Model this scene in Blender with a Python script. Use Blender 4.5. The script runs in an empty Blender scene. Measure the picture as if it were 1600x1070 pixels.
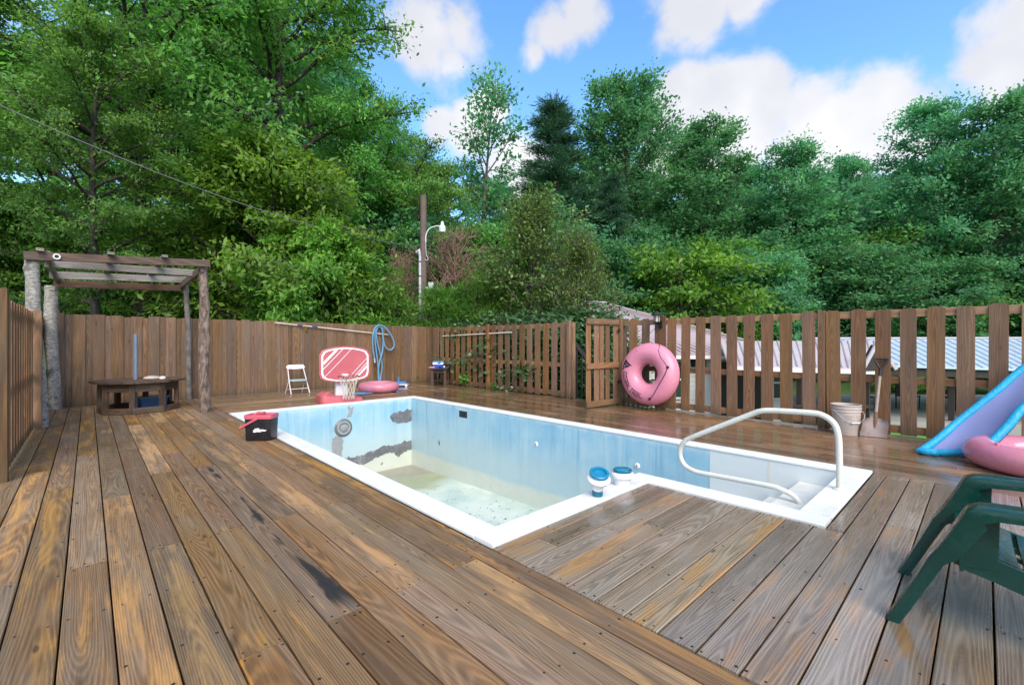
import bpy, math, random
import numpy as np
from mathutils import Vector, Matrix, Euler

random.seed(7)
SC = bpy.context.scene
COL = SC.collection
R = math.radians

# ------------------------------------------------------------------ camera, sky, sun, exposure
CAM_H, FOC, YAW = 1.34, 700.0, R(43.43)
CS, SN = math.cos(YAW), math.sin(YAW)
cam = bpy.data.cameras.new('camera')
cam.sensor_width = 36.0
cam.lens = FOC / 1600 * 36
cam.clip_start, cam.clip_end = 0.05, 3000
camo = bpy.data.objects.new('camera', cam)
COL.objects.link(camo)
camo.location = (0, 0, CAM_H)
camo.rotation_euler = (R(90), 0, -YAW)
SC.camera = camo


def spot(px, depth):
    """ground plan position of something seen in column px of the 1600 px photograph at a given depth"""
    X = (px - 800) / FOC * depth
    return (CS * X + SN * depth, -SN * X + CS * depth)


def height(py, depth):
    return CAM_H + (535 - py) / FOC * depth


def plan(X, Y):
    """camera-aligned plan coordinates (right, forward) to world"""
    return (CS * X + SN * Y, -SN * X + CS * Y)


SUN_EL, SUN_AZ = R(40), R(208)       # azimuth clockwise from +Y
sun_dir = Vector((math.sin(SUN_AZ) * math.cos(SUN_EL), math.cos(SUN_AZ) * math.cos(SUN_EL), math.sin(SUN_EL)))
sl = bpy.data.lights.new('sun', 'SUN')
sl.energy = 1.5
sl.angle = R(38)
sl.color = (1.0, 0.92, 0.8)
so = bpy.data.objects.new('sun', sl)
COL.objects.link(so)
so.rotation_euler = (-sun_dir).to_track_quat('-Z', 'Y').to_euler()
so.location = (0, 0, 30)

SC.view_settings.view_transform = 'Standard'
SC.view_settings.look = 'None'
SC.view_settings.gamma = 1.0
SC.view_settings.use_curve_mapping = False
SC.view_settings.exposure = 1.48
SC.cycles.max_bounces = 8
SC.cycles.diffuse_bounces = 4
SC.cycles.glossy_bounces = 3
SC.cycles.transmission_bounces = 4
SC.cycles.use_denoising = True


class NT:
    """small wrapper for building node graphs"""

    def __init__(self, tree):
        self.t = tree

    def __call__(self, typ, ins=None, **props):
        n = self.t.nodes.new(typ)
        for k, v in props.items():
            setattr(n, k, v)
        for k, v in (ins or {}).items():
            s = n.inputs[k]
            if isinstance(v, bpy.types.NodeSocket):
                self.t.links.new(v, s)
            else:
                if s.type == 'RGBA' and len(v) == 3:
                    v = (*v, 1)
                s.default_value = v
        return n

    def link(self, a, b):
        self.t.links.new(a, b)

    def math(self, op, a, b=0.0, c=None, clamp=False):
        ins = {0: a, 1: b}
        if c is not None:
            ins[2] = c
        n = self('ShaderNodeMath', ins, operation=op)
        n.use_clamp = clamp
        return n.outputs[0]

    def step(self, v, lo, hi, a=0.0, b=1.0):
        return self('ShaderNodeMapRange', {0: v, 1: lo, 2: hi, 3: a, 4: b}, interpolation_type='SMOOTHSTEP').outputs[0]

    def mix(self, f, a, b, mode='MIX'):
        n = self.t.nodes.new('ShaderNodeMix')
        n.data_type = 'RGBA'
        n.blend_type = mode
        for i, v in ((0, f), (6, a), (7, b)):
            s = n.inputs[i]
            if isinstance(v, bpy.types.NodeSocket):
                self.t.links.new(v, s)
            elif i == 0:
                s.default_value = v
            else:
                s.default_value = (*v, 1) if len(v) == 3 else v
        return n.outputs[2]

    def noise(self, vec, scale, detail=3.0, rough=0.55, dist=0.0):
        return self('ShaderNodeTexNoise', {'Vector': vec, 'Scale': scale, 'Detail': detail, 'Roughness': rough, 'Distortion': dist}).outputs[0]

    def mapping(self, vec, scale=(1, 1, 1), loc=(0, 0, 0)):
        return self('ShaderNodeMapping', {'Vector': vec, 'Scale': scale, 'Location': loc}).outputs[0]


# sky with drifting clouds
world = bpy.data.worlds.new('World')
SC.world = world
world.use_nodes = True
wt = world.node_tree
wt.nodes.clear()
w = NT(wt)
sky = w('ShaderNodeTexSky', sky_type='NISHITA')
sky.sun_disc = False
sky.sun_elevation = SUN_EL
sky.sun_rotation = SUN_AZ
sky.altitude = 300
sky.air_density = 1.0
sky.dust_density = 0.6
sky.ozone_density = 1.6
dirn = w('ShaderNodeTexCoord').outputs['Generated']
fine = w.noise(w.mapping(dirn, (1, 1, 1.15)), 6.5, 9.0, 0.58, 0.12)
broad = w.noise(w.mapping(dirn, (1, 1, 1.8), (4.1, 2.2, 0.3)), 1.7, 3.0)


def px_dir(x, y):
    X = (x - 800) / FOC
    return Vector((CS * X + SN, -SN * X + CS, (535 - y) / FOC)).normalized()


acc = None
for (x, y, rad, gain) in ((1075, 165, .085, 1.0), (1130, 150, .075, 1.0), (1175, 185, .11, 1.0), (1260, 205, .12, 1.0), (1340, 200, .11, 1.0), (1410, 205, .085, 1.0), (1060, 230, .1, .9), (1480, 190, .06, .55),
                          (665, 60, .10, .9), (715, 45, .075, .75), (700, 95, .06, .7), (760, 175, .05, .95), (735, 205, .06, .9), (690, 195, .04, .8), (865, 55, .065, .8), (905, 20, .06, .75), (840, 85, .045, .7), (1090, 12, .085, .9), (1165, 0, .06, .8),
                          (1590, 100, .08, .95), (1560, 130, .05, .7), (820, 270, .10, .9), (960, 280, .08, .8), (250, 120, .2, .6), (80, 200, .15, .5)):
    d = px_dir(x, y)
    dist = w('ShaderNodeVectorMath', {0: dirn, 1: (d.x, d.y, d.z)}, operation='DISTANCE').outputs['Value']
    b = w('ShaderNodeMapRange', {0: dist, 1: rad * 1.35, 2: 0.0, 3: 0.0, 4: gain}).outputs[0]
    acc = b if acc is None else w.math('MAXIMUM', acc, b)
field = w.math('ADD', w.math('MULTIPLY', acc, 0.62), w.math('MULTIPLY', w.math('SUBTRACT', fine, 0.5), 0.95))
field = w.math('ADD', field, w.math('MULTIPLY', w.step(broad, 0.5, 0.75), 0.05))
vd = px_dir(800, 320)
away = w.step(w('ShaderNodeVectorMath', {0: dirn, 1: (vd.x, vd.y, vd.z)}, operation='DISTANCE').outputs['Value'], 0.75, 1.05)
unseen_clouds = w.math('ADD', w.math('MULTIPLY', w.math('SUBTRACT', broad, 0.5), 1.6), 0.27)  # extra clouds outside the view, added to whiten the fill light
field = w.math('ADD', field, w.math('MULTIPLY', away, unseen_clouds))
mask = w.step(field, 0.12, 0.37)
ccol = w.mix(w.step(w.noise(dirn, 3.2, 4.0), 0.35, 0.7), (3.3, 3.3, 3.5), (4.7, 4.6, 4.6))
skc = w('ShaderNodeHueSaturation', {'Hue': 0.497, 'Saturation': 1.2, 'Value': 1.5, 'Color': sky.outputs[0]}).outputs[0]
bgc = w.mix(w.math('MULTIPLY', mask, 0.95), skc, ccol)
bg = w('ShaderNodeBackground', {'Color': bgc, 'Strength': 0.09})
wo = w('ShaderNodeOutputWorld', {'Surface': bg.outputs[0]})

# ------------------------------------------------------------------ materials
M = {}


def new_mat(name):
    m = bpy.data.materials.new(name)
    m.use_nodes = True
    m.node_tree.nodes.clear()
    M[name] = m
    return m, NT(m.node_tree)


def finish(n, shader, m):
    n('ShaderNodeOutputMaterial', {'Surface': shader})
    return m


def plain(name, base, rough=0.5, var=0.18, scale=9.0, bump=0.05, metal=0.0, dirt=None, dirt_amt=0.4, spec=0.5, coat=0.0):
    m, n = new_mat(name)
    co = n('ShaderNodeTexCoord').outputs['Object']
    rnd = n('ShaderNodeObjectInfo').outputs['Random']
    v = n('ShaderNodeVectorMath', {0: co, 1: n('ShaderNodeCombineXYZ', {0: n.math('MULTIPLY', rnd, 37.0), 2: rnd}).outputs[0]}, operation='ADD').outputs[0]
    a = n.noise(v, scale, 5.0, 0.6)
    lo = tuple(c * (1 - var) for c in base)
    hi = tuple(min(1, c * (1 + var)) for c in base)
    col = n.mix(a, lo, hi)
    if dirt:
        dm = n.step(n.noise(v, scale * 0.45, 6.0, 0.65), 0.5, 0.75)
        col = n.mix(n.math('MULTIPLY', dm, dirt_amt), col, dirt)
    rg = n.step(n.noise(v, scale * 1.7, 3.0), 0.3, 0.7, max(0.03, rough - 0.1), min(1, rough + 0.12))
    bmp = n('ShaderNodeBump', {'Strength': 0.6, 'Distance': bump * 0.05, 'Height': n.noise(v, scale * 4, 4.0)})
    p = n('ShaderNodeBsdfPrincipled', {'Base Color': col, 'Roughness': rg, 'Metallic': metal, 'Normal': bmp.outputs[0], 'Specular IOR Level': spec, 'Coat Weight': coat})
    return finish(n, p.outputs[0], m)


def wood(name, lo, hi, worn, worn_amt, wet=0.3, ring=34.0, grey=(0.2, 0.18, 0.155), grey_amt=0.3, scorch=False, contrast=1.0, knots=True, gscale=1.0, algae=False):
    """board with its length on local x and its width on local y"""
    m, n = new_mat(name)
    co = n('ShaderNodeTexCoord').outputs['Object']
    rnd = n('ShaderNodeObjectInfo').outputs['Random']
    sep = n('ShaderNodeSeparateXYZ', {0: co})
    off = n('ShaderNodeCombineXYZ', {0: n.math('MULTIPLY', rnd, 53.0), 1: n.math('MULTIPLY', rnd, 11.0), 2: n.math('MULTIPLY', rnd, 7.0)}).outputs[0]
    v = n('ShaderNodeVectorMath', {0: co, 1: off}, operation='ADD').outputs[0]
    lx = n.mapping(v, (0.15 * gscale, 0.9, 0.9))
    nz = n('ShaderNodeTexNoise', {'Vector': lx, 'Scale': 1.6, 'Detail': 2.5, 'Roughness': 0.5})
    ns = n('ShaderNodeSeparateColor', {0: nz.outputs[1]})
    yy = n.math('ADD', sep.outputs[1], n.math('MULTIPLY', n.math('SUBTRACT', ns.outputs[0], 0.5), 0.22))
    zz = n.math('MULTIPLY', n.math('SUBTRACT', ns.outputs[1], 0.4), 0.5)
    rv = n('ShaderNodeCombineXYZ', {0: n.math('MULTIPLY', sep.outputs[0], 0.03), 1: yy, 2: zz}).outputs[0]
    wv = n('ShaderNodeTexWave', {'Vector': rv, 'Scale': ring * 0.95, 'Distortion': 1.6, 'Detail': 3.0, 'Detail Scale': 1.5, 'Detail Roughness': 0.6}, wave_type='RINGS', rings_direction='X')
    rings = n.math('POWER', wv.outputs[1], 1.6)
    fibre = n.noise(n.mapping(v, (2.6, 130.0, 60.0)), 1.0, 5.0, 0.65, 0.25)
    streak = n.noise(n.mapping(v, (0.9, 26.0, 8.0)), 1.0, 6.0, 0.62, 0.5)
    t = n.math('ADD', n.math('MULTIPLY', rings, 0.17 * contrast), n.math('ADD', n.math('MULTIPLY', fibre, 0.55), n.math('MULTIPLY', streak, 0.5)))
    t = n.step(t, 0.3, 0.88)
    col = n.mix(t, lo, hi)
    # weathered grey areas and golden worn areas
    gm = n.math('MULTIPLY', n.step(n.noise(n.mapping(v, (0.9, 5.0, 3.0), (3, 1, 5)), 1.4, 5.0, 0.6), 0.42, 0.64), grey_amt)
    col = n.mix(gm, col, n.mix(t, tuple(c * 0.62 for c in grey), tuple(c * 1.25 for c in grey)))
    wn = n.noise(n.mapping(v, (0.8, 6.5, 3.0), (9, 4, 2)), 1.5, 6.0, 0.62, 0.3)
    wn = n.math('ADD', wn, n.math('MULTIPLY', n.math('SUBTRACT', rnd, 0.5), 0.22))
    wm = n.math('MULTIPLY', n.step(wn, 0.52, 0.68), worn_amt)
    wm = n.math('MULTIPLY', wm, n.math('ADD', 0.45, n.math('MULTIPLY', t, 0.75)), clamp=True)
    col = n.mix(wm, col, worn)
    bright = n('ShaderNodeSeparateColor', {0: n('ShaderNodeTexWhiteNoise', {1: n.math('MULTIPLY', rnd, 91.7)}, noise_dimensions='1D').outputs[1]})
    col = n('ShaderNodeHueSaturation', {'Hue': n.math('ADD', 0.492, n.math('MULTIPLY', bright.outputs[1], 0.01)), 'Saturation': n.math('ADD', 0.85, n.math('MULTIPLY', bright.outputs[2], 0.3)),
                                       'Value': n.math('ADD', 0.72, n.math('MULTIPLY', bright.outputs[0], 0.56)), 'Color': col}).outputs[0]
    if knots:
        vo = n('ShaderNodeTexVoronoi', {'Vector': n.mapping(v, (2.3, 5.2, 1.0) if algae else (1.3, 4.6, 1.0)), 'Scale': 1.0, 'Randomness': 1.0})
        km = n.step(n.math('ADD', vo.outputs['Distance'], n.math('MULTIPLY', fibre, 0.03)), 0.12 if algae else 0.08, 0.04)
        col = n.mix(n.math('MULTIPLY', km, 0.8), col, tuple(c * 0.35 for c in lo))
    # dark stains
    st = n.step(n.noise(n.mapping(v, (2.2, 9.0, 4.0), (1, 8, 3)), 1.3, 5.0, 0.65), 0.62, 0.76)
    col = n.mix(n.math('MULTIPLY', st, 0.55), col, tuple(c * 0.45 for c in lo))
    if scorch:
        sx = n.math('ADD', sep.outputs[0], n.math('MULTIPLY', n.math('SUBTRACT', streak, 0.5), 0.5))
        sy = n.math('ADD', n.math('ADD', sep.outputs[1], 0.03), n.math('ADD', n.math('MULTIPLY', n.math('SUBTRACT', streak, 0.5), 0.07), n.math('MULTIPLY', n.math('SINE', n.math('MULTIPLY', sep.outputs[0], 3.1)), 0.012)))
        wv_ = n.noise(n.mapping(v, (1.5, 0.5, 0.5), (2.3, 0, 0)), 1.0, 3.0, 0.6)
        near = n.step(sep.outputs[0], -0.9, -1.35, 0.0, 0.035)
        half = n.math('ADD', n.math('MULTIPLY', n.math('MAXIMUM', n.math('SUBTRACT', wv_, 0.47), 0.0), 0.2), near)
        sm = n.math('MULTIPLY', n.step(n.math('SUBTRACT', n.math('ABSOLUTE', sy), half), 0.008, -0.014), n.step(n.math('ABSOLUTE', sx), 1.85, 1.6))
        col = n.mix(n.math('MULTIPLY', sm, 0.93), col, (0.012, 0.012, 0.014))
    geo = n('ShaderNodeNewGeometry').outputs['Position']
    if algae:
        gz_ = n('ShaderNodeSeparateXYZ', {0: geo}).outputs[2]
        am = n.step(n.math('ADD', gz_, n.math('MULTIPLY', n.noise(n.mapping(v, (3.0, 9.0, 3.0)), 1.0, 4.0), 0.35)), 0.42, 0.12)
        col = n.mix(n.math('MULTIPLY', am, 0.6), col, (0.05, 0.045, 0.022))
    wetn = n.noise(n.mapping(geo, (0.9, 0.9, 0.9)), 1.1, 5.0, 0.6)
    damp = n.step(wetn, 0.62 - 0.3 * wet, 0.8 - 0.3 * wet)
    rough = n.math('SUBTRACT', n.math('ADD', 0.58, n.math('MULTIPLY', fibre, 0.15)), n.math('MULTIPLY', damp, 0.46 * min(1, wet * 1.6)))
    hgt = n.math('ADD', n.math('MULTIPLY', rings, 0.5), n.math('ADD', fibre, n.math('MULTIPLY', streak, 0.6)))
    bmp = n('ShaderNodeBump', {'Strength': 0.55, 'Distance': 0.003, 'Height': hgt})
    p = n('ShaderNodeBsdfPrincipled', {'Base Color': col, 'Roughness': rough, 'Normal': bmp.outputs[0], 'Specular IOR Level': 0.5, 'Coat Weight': n.math('MULTIPLY', damp, 0.75 * min(1, wet)), 'Coat Roughness': 0.14})
    return finish(n, p.outputs[0], m)


wood('deck_brown', (0.092, 0.053, 0.025), (0.3, 0.178, 0.084), (0.47, 0.255, 0.075), 0.72, wet=0.4, grey=(0.2, 0.15, 0.1), grey_amt=0.55)
wood('deck_scorched', (0.065, 0.04, 0.02), (0.27, 0.16, 0.075), (0.42, 0.225, 0.06), 0.95, wet=0.2, grey_amt=0.2, scorch=True)
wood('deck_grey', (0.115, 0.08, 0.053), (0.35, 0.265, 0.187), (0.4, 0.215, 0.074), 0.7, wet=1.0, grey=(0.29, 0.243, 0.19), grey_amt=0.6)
wood('deck_far', (0.1, 0.055, 0.027), (0.275, 0.162, 0.082), (0.36, 0.195, 0.068), 0.5, wet=1.0, grey=(0.2, 0.146, 0.104), grey_amt=0.4)
wood('fence_dark', (0.075, 0.039, 0.017), (0.25, 0.14, 0.066), (0.31, 0.175, 0.08), 0.45, wet=0.05, grey=(0.15, 0.108, 0.074), grey_amt=0.6, ring=26, algae=True)
wood('fence_red', (0.115, 0.057, 0.025), (0.295, 0.154, 0.072), (0.32, 0.178, 0.082), 0.4, wet=0.05, grey=(0.18, 0.116, 0.07), grey_amt=0.45, ring=26, algae=True)
wood('beam_brown', (0.05, 0.027, 0.017), (0.2, 0.11, 0.065), (0.28, 0.155, 0.08), 0.4, wet=0.05, grey=(0.15, 0.12, 0.1), grey_amt=0.3)
wood('beam_grey', (0.05, 0.042, 0.036), (0.24, 0.2, 0.17), (0.3, 0.2, 0.12), 0.3, wet=0.05, grey=(0.25, 0.23, 0.21), grey_amt=0.7)
wood('table_wood', (0.022, 0.013, 0.009), (0.12, 0.068, 0.038), (0.22, 0.12, 0.055), 0.4, wet=0.2, grey=(0.12, 0.1, 0.085), grey_amt=0.35)

plain('coping_white', (0.77, 0.77, 0.76), 0.55, 0.08, 4, dirt=(0.42, 0.4, 0.34), dirt_amt=0.5)
plain('step_white', (0.72, 0.72, 0.68), 0.4, 0.06, 6, dirt=(0.45, 0.42, 0.28), dirt_amt=0.45)
plain('rail_white', (0.66, 0.65, 0.59), 0.35, 0.08, 9, dirt=(0.36, 0.33, 0.2), dirt_amt=0.55)
plain('cement', (0.15, 0.157, 0.168), 0.85, 0.6, 11, bump=0.8, dirt=(0.36, 0.36, 0.36), dirt_amt=0.85)
plain('cement_light', (0.3, 0.31, 0.31), 0.8, 0.25, 12, bump=0.3)
plain('plastic_white', (0.74, 0.73, 0.76), 0.4, 0.06, 8)
plain('plastic_offwhite', (0.5, 0.43, 0.39), 0.5, 0.12, 7, dirt=(0.3, 0.2, 0.13), dirt_amt=0.5)
plain('print_grey', (0.3, 0.29, 0.3), 0.6, 0.2, 30)
plain('pink_vinyl', (0.6, 0.2, 0.29), 0.26, 0.12, 3, bump=0.15, dirt=(0.5, 0.27, 0.24), dirt_amt=0.35)
plain('pink_tube', (0.66, 0.235, 0.335), 0.28, 0.08, 3, bump=0.12, dirt=(0.7, 0.36, 0.42), dirt_amt=0.4)
plain('black_vinyl', (0.015, 0.013, 0.016), 0.35, 0.2, 5)
plain('print_black', (0.018, 0.013, 0.025), 0.45, 0.1, 5)
plain('red_plastic', (0.5, 0.11, 0.13), 0.38, 0.12, 6, dirt=(0.55, 0.22, 0.2), dirt_amt=0.4)
plain('lid_pink', (0.55, 0.1, 0.145), 0.35, 0.12, 9)
plain('black_plastic', (0.012, 0.012, 0.017), 0.32, 0.3, 8, dirt=(0.06, 0.05, 0.045), dirt_amt=0.35)
plain('print_white', (0.78, 0.78, 0.78), 0.5, 0.05, 20)
plain('net_string', (0.62, 0.57, 0.48), 0.8, 0.1, 20)
plain('rim_red', (0.35, 0.06, 0.05), 0.4, 0.2, 20)
plain('teal', (0.004, 0.13, 0.2), 0.3, 0.15, 10)
plain('teal_bright', (0.01, 0.2, 0.36), 0.28, 0.12, 10)
plain('hose_blue', (0.13, 0.3, 0.46), 0.45, 0.2, 20)
plain('vac_blue', (0.06, 0.16, 0.36), 0.35, 0.15, 15)
plain('pipe_grey', (0.2, 0.27, 0.36), 0.35, 0.15, 15, metal=0.3)
plain('box_blue', (0.02, 0.05, 0.42), 0.4, 0.1, 15)
plain('box_sky', (0.03, 0.33, 0.68), 0.4, 0.1, 15)
plain('chair_green', (0.003, 0.042, 0.033), 0.24, 0.2, 14, dirt=(0.025, 0.085, 0.07), dirt_amt=0.4, bump=0.02)
plain('metal_white', (0.7, 0.62, 0.6), 0.4, 0.08, 20)
plain('seat_aqua', (0.35, 0.58, 0.6), 0.45, 0.08, 12)
plain('pole_white', (0.72, 0.66, 0.58), 0.4, 0.12, 14)
plain('blue_grip', (0.03, 0.06, 0.22), 0.5, 0.1, 14)
plain('bronze', (0.28, 0.18, 0.06), 0.4, 0.2, 14, metal=0.6)
plain('float_cyan', (0.01, 0.35, 0.6), 0.5, 0.18, 7, bump=0.5)
plain('float_mesh', (0.3, 0.33, 0.62), 0.6, 0.12, 60, bump=0.6)
plain('float_navy', (0.05, 0.06, 0.24), 0.5, 0.15, 12)
plain('float_pale', (0.42, 0.46, 0.68), 0.35, 0.12, 6)
plain('shovel_steel', (0.3, 0.235, 0.22), 0.5, 0.2, 12, metal=0.35, dirt=(0.24, 0.09, 0.035), dirt_amt=0.55)
plain('shovel_rust', (0.17, 0.085, 0.05), 0.75, 0.35, 14)
plain('shaft_grey', (0.34, 0.29, 0.26), 0.7, 0.25, 12)
plain('lamp_black', (0.012, 0.013, 0.015), 0.35, 0.2, 14)
plain('lamp_glass', (0.55, 0.52, 0.42), 0.15, 0.1, 14)
plain('nail', (0.015, 0.013, 0.012), 0.6, 0.2, 20)
plain('siding', (0.7, 0.7, 0.67), 0.6, 0.05, 3)
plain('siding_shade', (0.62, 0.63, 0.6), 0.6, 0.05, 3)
plain('roof_mauve', (0.37, 0.29, 0.31), 0.42, 0.1, 2, dirt=(0.5, 0.42, 0.44), dirt_amt=0.5)
plain('roof_lilac', (0.5, 0.45, 0.465), 0.4, 0.08, 2)
plain('roof_blue', (0.5, 0.61, 0.72), 0.35, 0.06, 2)
plain('litter', (0.16, 0.15, 0.11), 0.9, 0.6, 9)
plain('dark_wood', (0.03, 0.022, 0.018), 0.7, 0.3, 8)
plain('trim_white', (0.76, 0.76, 0.75), 0.5, 0.04, 6)
plain('concrete', (0.3, 0.29, 0.27), 0.85, 0.12, 3)
plain('gravel', (0.25, 0.25, 0.27), 0.9, 0.6, 30)
plain('iron_black', (0.008, 0.008, 0.008), 0.45, 0.2, 12)
plain('utility_wood', (0.14, 0.1, 0.085), 0.85, 0.4, 5, bump=0.6)
plain('conduit', (0.5, 0.52, 0.55), 0.45, 0.1, 9)
plain('lamp_shell', (0.62, 0.65, 0.68), 0.4, 0.08, 9)
plain('cable', (0.22, 0.23, 0.24), 0.5, 0.1, 9)
plain('bush_brown', (0.24, 0.13, 0.1), 0.8, 0.3, 2)

m_, n_ = new_mat('window_glass')
finish(n_, n_('ShaderNodeBsdfPrincipled', {'Base Color': (0.03, 0.045, 0.05), 'Roughness': 0.06, 'Specular IOR Level': 0.8}).outputs[0], m_)

m_, n_ = new_mat('grass')
g_ = n_('ShaderNodeNewGeometry').outputs['Position']
c_ = n_.mix(n_.noise(g_, 0.35, 6.0, 0.65), (0.025, 0.05, 0.012), (0.075, 0.17, 0.025))
c_ = n_.mix(n_.step(n_.noise(g_, 1.3, 6.0), 0.5, 0.7), c_, (0.07, 0.06, 0.03))
finish(n_, n_('ShaderNodeBsdfPrincipled', {'Base Color': c_, 'Roughness': 0.9}).outputs[0], m_)
plain('soil', (0.035, 0.028, 0.02), 0.95, 0.4, 3)
plain('lawn', (0.1, 0.3, 0.03), 0.85, 0.3, 6)


def bark(name, base, light, scale=5.0, bands=False):
    m, n = new_mat(name)
    co = n('ShaderNodeTexCoord').outputs['Object']
    vv = n.mapping(co, (1, 1, 0.35) if not bands else (0.8, 0.8, 1.5))
    a = n.noise(vv, scale * 2.2, 7.0, 0.68, 0.6)
    b = n.noise(co, scale * 0.7, 5.0)
    col = n.mix(n.step(a, 0.35, 0.66), base, light)
    col = n.mix(n.math('MULTIPLY', n.step(b, 0.55, 0.7), 0.7), col, tuple(c * 0.4 for c in base))
    bmp = n('ShaderNodeBump', {'Strength': 0.9, 'Distance': 0.03, 'Height': a})
    return finish(n, n('ShaderNodeBsdfPrincipled', {'Base Color': col, 'Roughness': 0.9, 'Normal': bmp.outputs[0]}).outputs[0], m)


bark('bark_dark', (0.018, 0.014, 0.012), (0.075, 0.06, 0.05), 4)
bark('bark_mid', (0.045, 0.036, 0.028), (0.16, 0.13, 0.1), 4)
bark('birch', (0.2, 0.18, 0.16), (0.46, 0.43, 0.39), 9, True)
bark('log_red', (0.085, 0.055, 0.042), (0.3, 0.225, 0.185), 9)


def leaf_mat(name, dark, light, yellow, rough=0.45, trans=0.3):
    m, n = new_mat(name)
    at = n('ShaderNodeAttribute', attribute_name='tint').outputs['Fac']
    rnd = n('ShaderNodeObjectInfo').outputs['Random']
    col = n.mix(n.step(at, 0.05, 0.75), dark, light)
    col = n.mix(n.step(at, 0.72, 1.0), col, yellow)
    col = n('ShaderNodeHueSaturation', {'Hue': n.math('ADD', 0.485, n.math('MULTIPLY', rnd, 0.03)), 'Saturation': 1.0, 'Value': n.math('ADD', 0.82, n.math('MULTIPLY', rnd, 0.36)), 'Color': col}).outputs[0]
    p = n('ShaderNodeBsdfPrincipled', {'Base Color': col, 'Roughness': rough, 'Specular IOR Level': 0.35})
    t = n('ShaderNodeBsdfTranslucent', {'Color': n('ShaderNodeHueSaturation', {'Hue': 0.49, 'Saturation': 1.1, 'Value': 1.5, 'Color': col}).outputs[0]})
    return finish(n, n('ShaderNodeMixShader', {0: trans, 1: p.outputs[0], 2: t.outputs[0]}).outputs[0], m)


leaf_mat('leaf_broad', (0.076, 0.200, 0.049), (0.188, 0.419, 0.081), (0.359, 0.500, 0.100), trans=0.5)
leaf_mat('leaf_tall', (0.069, 0.209, 0.108), (0.147, 0.383, 0.154), (0.236, 0.500, 0.166), trans=0.5)
leaf_mat('leaf_pine', (0.034, 0.096, 0.055), (0.068, 0.165, 0.085), (0.1, 0.21, 0.095), trans=0.25)
leaf_mat('leaf_light', (0.095, 0.225, 0.037), (0.203, 0.400, 0.056), (0.365, 0.550, 0.069), trans=0.48)
leaf_mat('leaf_olive', (0.087, 0.161, 0.044), (0.174, 0.278, 0.061), (0.285, 0.395, 0.088), trans=0.35, rough=0.3)
leaf_mat('leaf_cypress', (0.056, 0.175, 0.029), (0.150, 0.352, 0.044), (0.253, 0.498, 0.059), trans=0.3)
leaf_mat('leaf_yucca', (0.05, 0.11, 0.06), (0.11, 0.2, 0.1), (0.2, 0.26, 0.1), trans=0.15)
leaf_mat('leaf_dead', (0.2, 0.12, 0.09), (0.32, 0.21, 0.165), (0.4, 0.27, 0.2), trans=0.2)
leaf_mat('leaf_variegated', (0.02, 0.07, 0.025), (0.08, 0.18, 0.06), (0.36, 0.45, 0.28), rough=0.35)

# pool paint: faded blue above, bare plaster below, run-down streaks
m_, n_ = new_mat('pool_paint')
g_ = n_('ShaderNodeNewGeometry').outputs['Position']
gs = n_('ShaderNodeSeparateXYZ', {0: g_})
cloud = n_.noise(g_, 1.1, 6.0, 0.6)
drip = n_.noise(n_.mapping(g_, (5.0, 5.0, 0.22)), 1.6, 4.0, 0.6)
mott = n_.noise(g_, 5.0, 6.0, 0.65)
blue = n_.mix(n_.step(cloud, 0.35, 0.68), (0.24, 0.46, 0.6), (0.38, 0.56, 0.64))
blue = n_.mix(n_.math('MULTIPLY', n_.step(drip, 0.53, 0.7), 0.6), blue, (0.47, 0.6, 0.64))
blue = n_.mix(n_.math('MULTIPLY', n_.step(drip, 0.43, 0.32), 0.55), blue, (0.15, 0.35, 0.52))
fade = n_.math('ADD', gs.outputs[2], n_.math('ADD', n_.math('MULTIPLY', n_.math('SUBTRACT', cloud, 0.5), 0.7), n_.math('MULTIPLY', n_.math('SUBTRACT', drip, 0.5), 0.25)))
pale = n_.mix(mott, (0.42, 0.53, 0.53), (0.56, 0.62, 0.59))
col = n_.mix(n_.step(fade, -0.35, -1.0, 0.0, 0.62), blue, pale)
col = n_.mix(n_.step(n_.math('ADD', gs.outputs[2], n_.math('MULTIPLY', n_.math('SUBTRACT', cloud, 0.5), 0.22)), -1.2, -1.3), col, n_.mix(mott, (0.5, 0.55, 0.47), (0.64, 0.67, 0.6)))
col = n_.mix(n_.step(n_.math('ADD', gs.outputs[2], n_.math('MULTIPLY', n_.math('SUBTRACT', mott, 0.5), 0.25)), -0.1, 0.0, 0.0, 0.75), col, (0.5, 0.63, 0.72))
col = n_.mix(n_.math('MULTIPLY', n_.step(n_.noise(g_, 7.0, 6.0, 0.72), 0.6, 0.74), 0.4), col, (0.25, 0.3, 0.26))
bm_ = n_('ShaderNodeBump', {'Strength': 0.4, 'Distance': 0.01, 'Height': mott})
finish(n_, n_('ShaderNodeBsdfPrincipled', {'Base Color': col, 'Roughness': 0.5, 'Normal': bm_.outputs[0]}).outputs[0], m_)

m_, n_ = new_mat('bay_white')
g_ = n_('ShaderNodeNewGeometry').outputs['Position']
a_ = n_.noise(n_.mapping(g_, (1.2, 1.2, 5.0)), 2.0, 5.0, 0.6)
col = n_.mix(a_, (0.55, 0.62, 0.65), (0.7, 0.73, 0.72))
finish(n_, n_('ShaderNodeBsdfPrincipled', {'Base Color': col, 'Roughness': 0.45}).outputs[0], m_)

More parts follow.
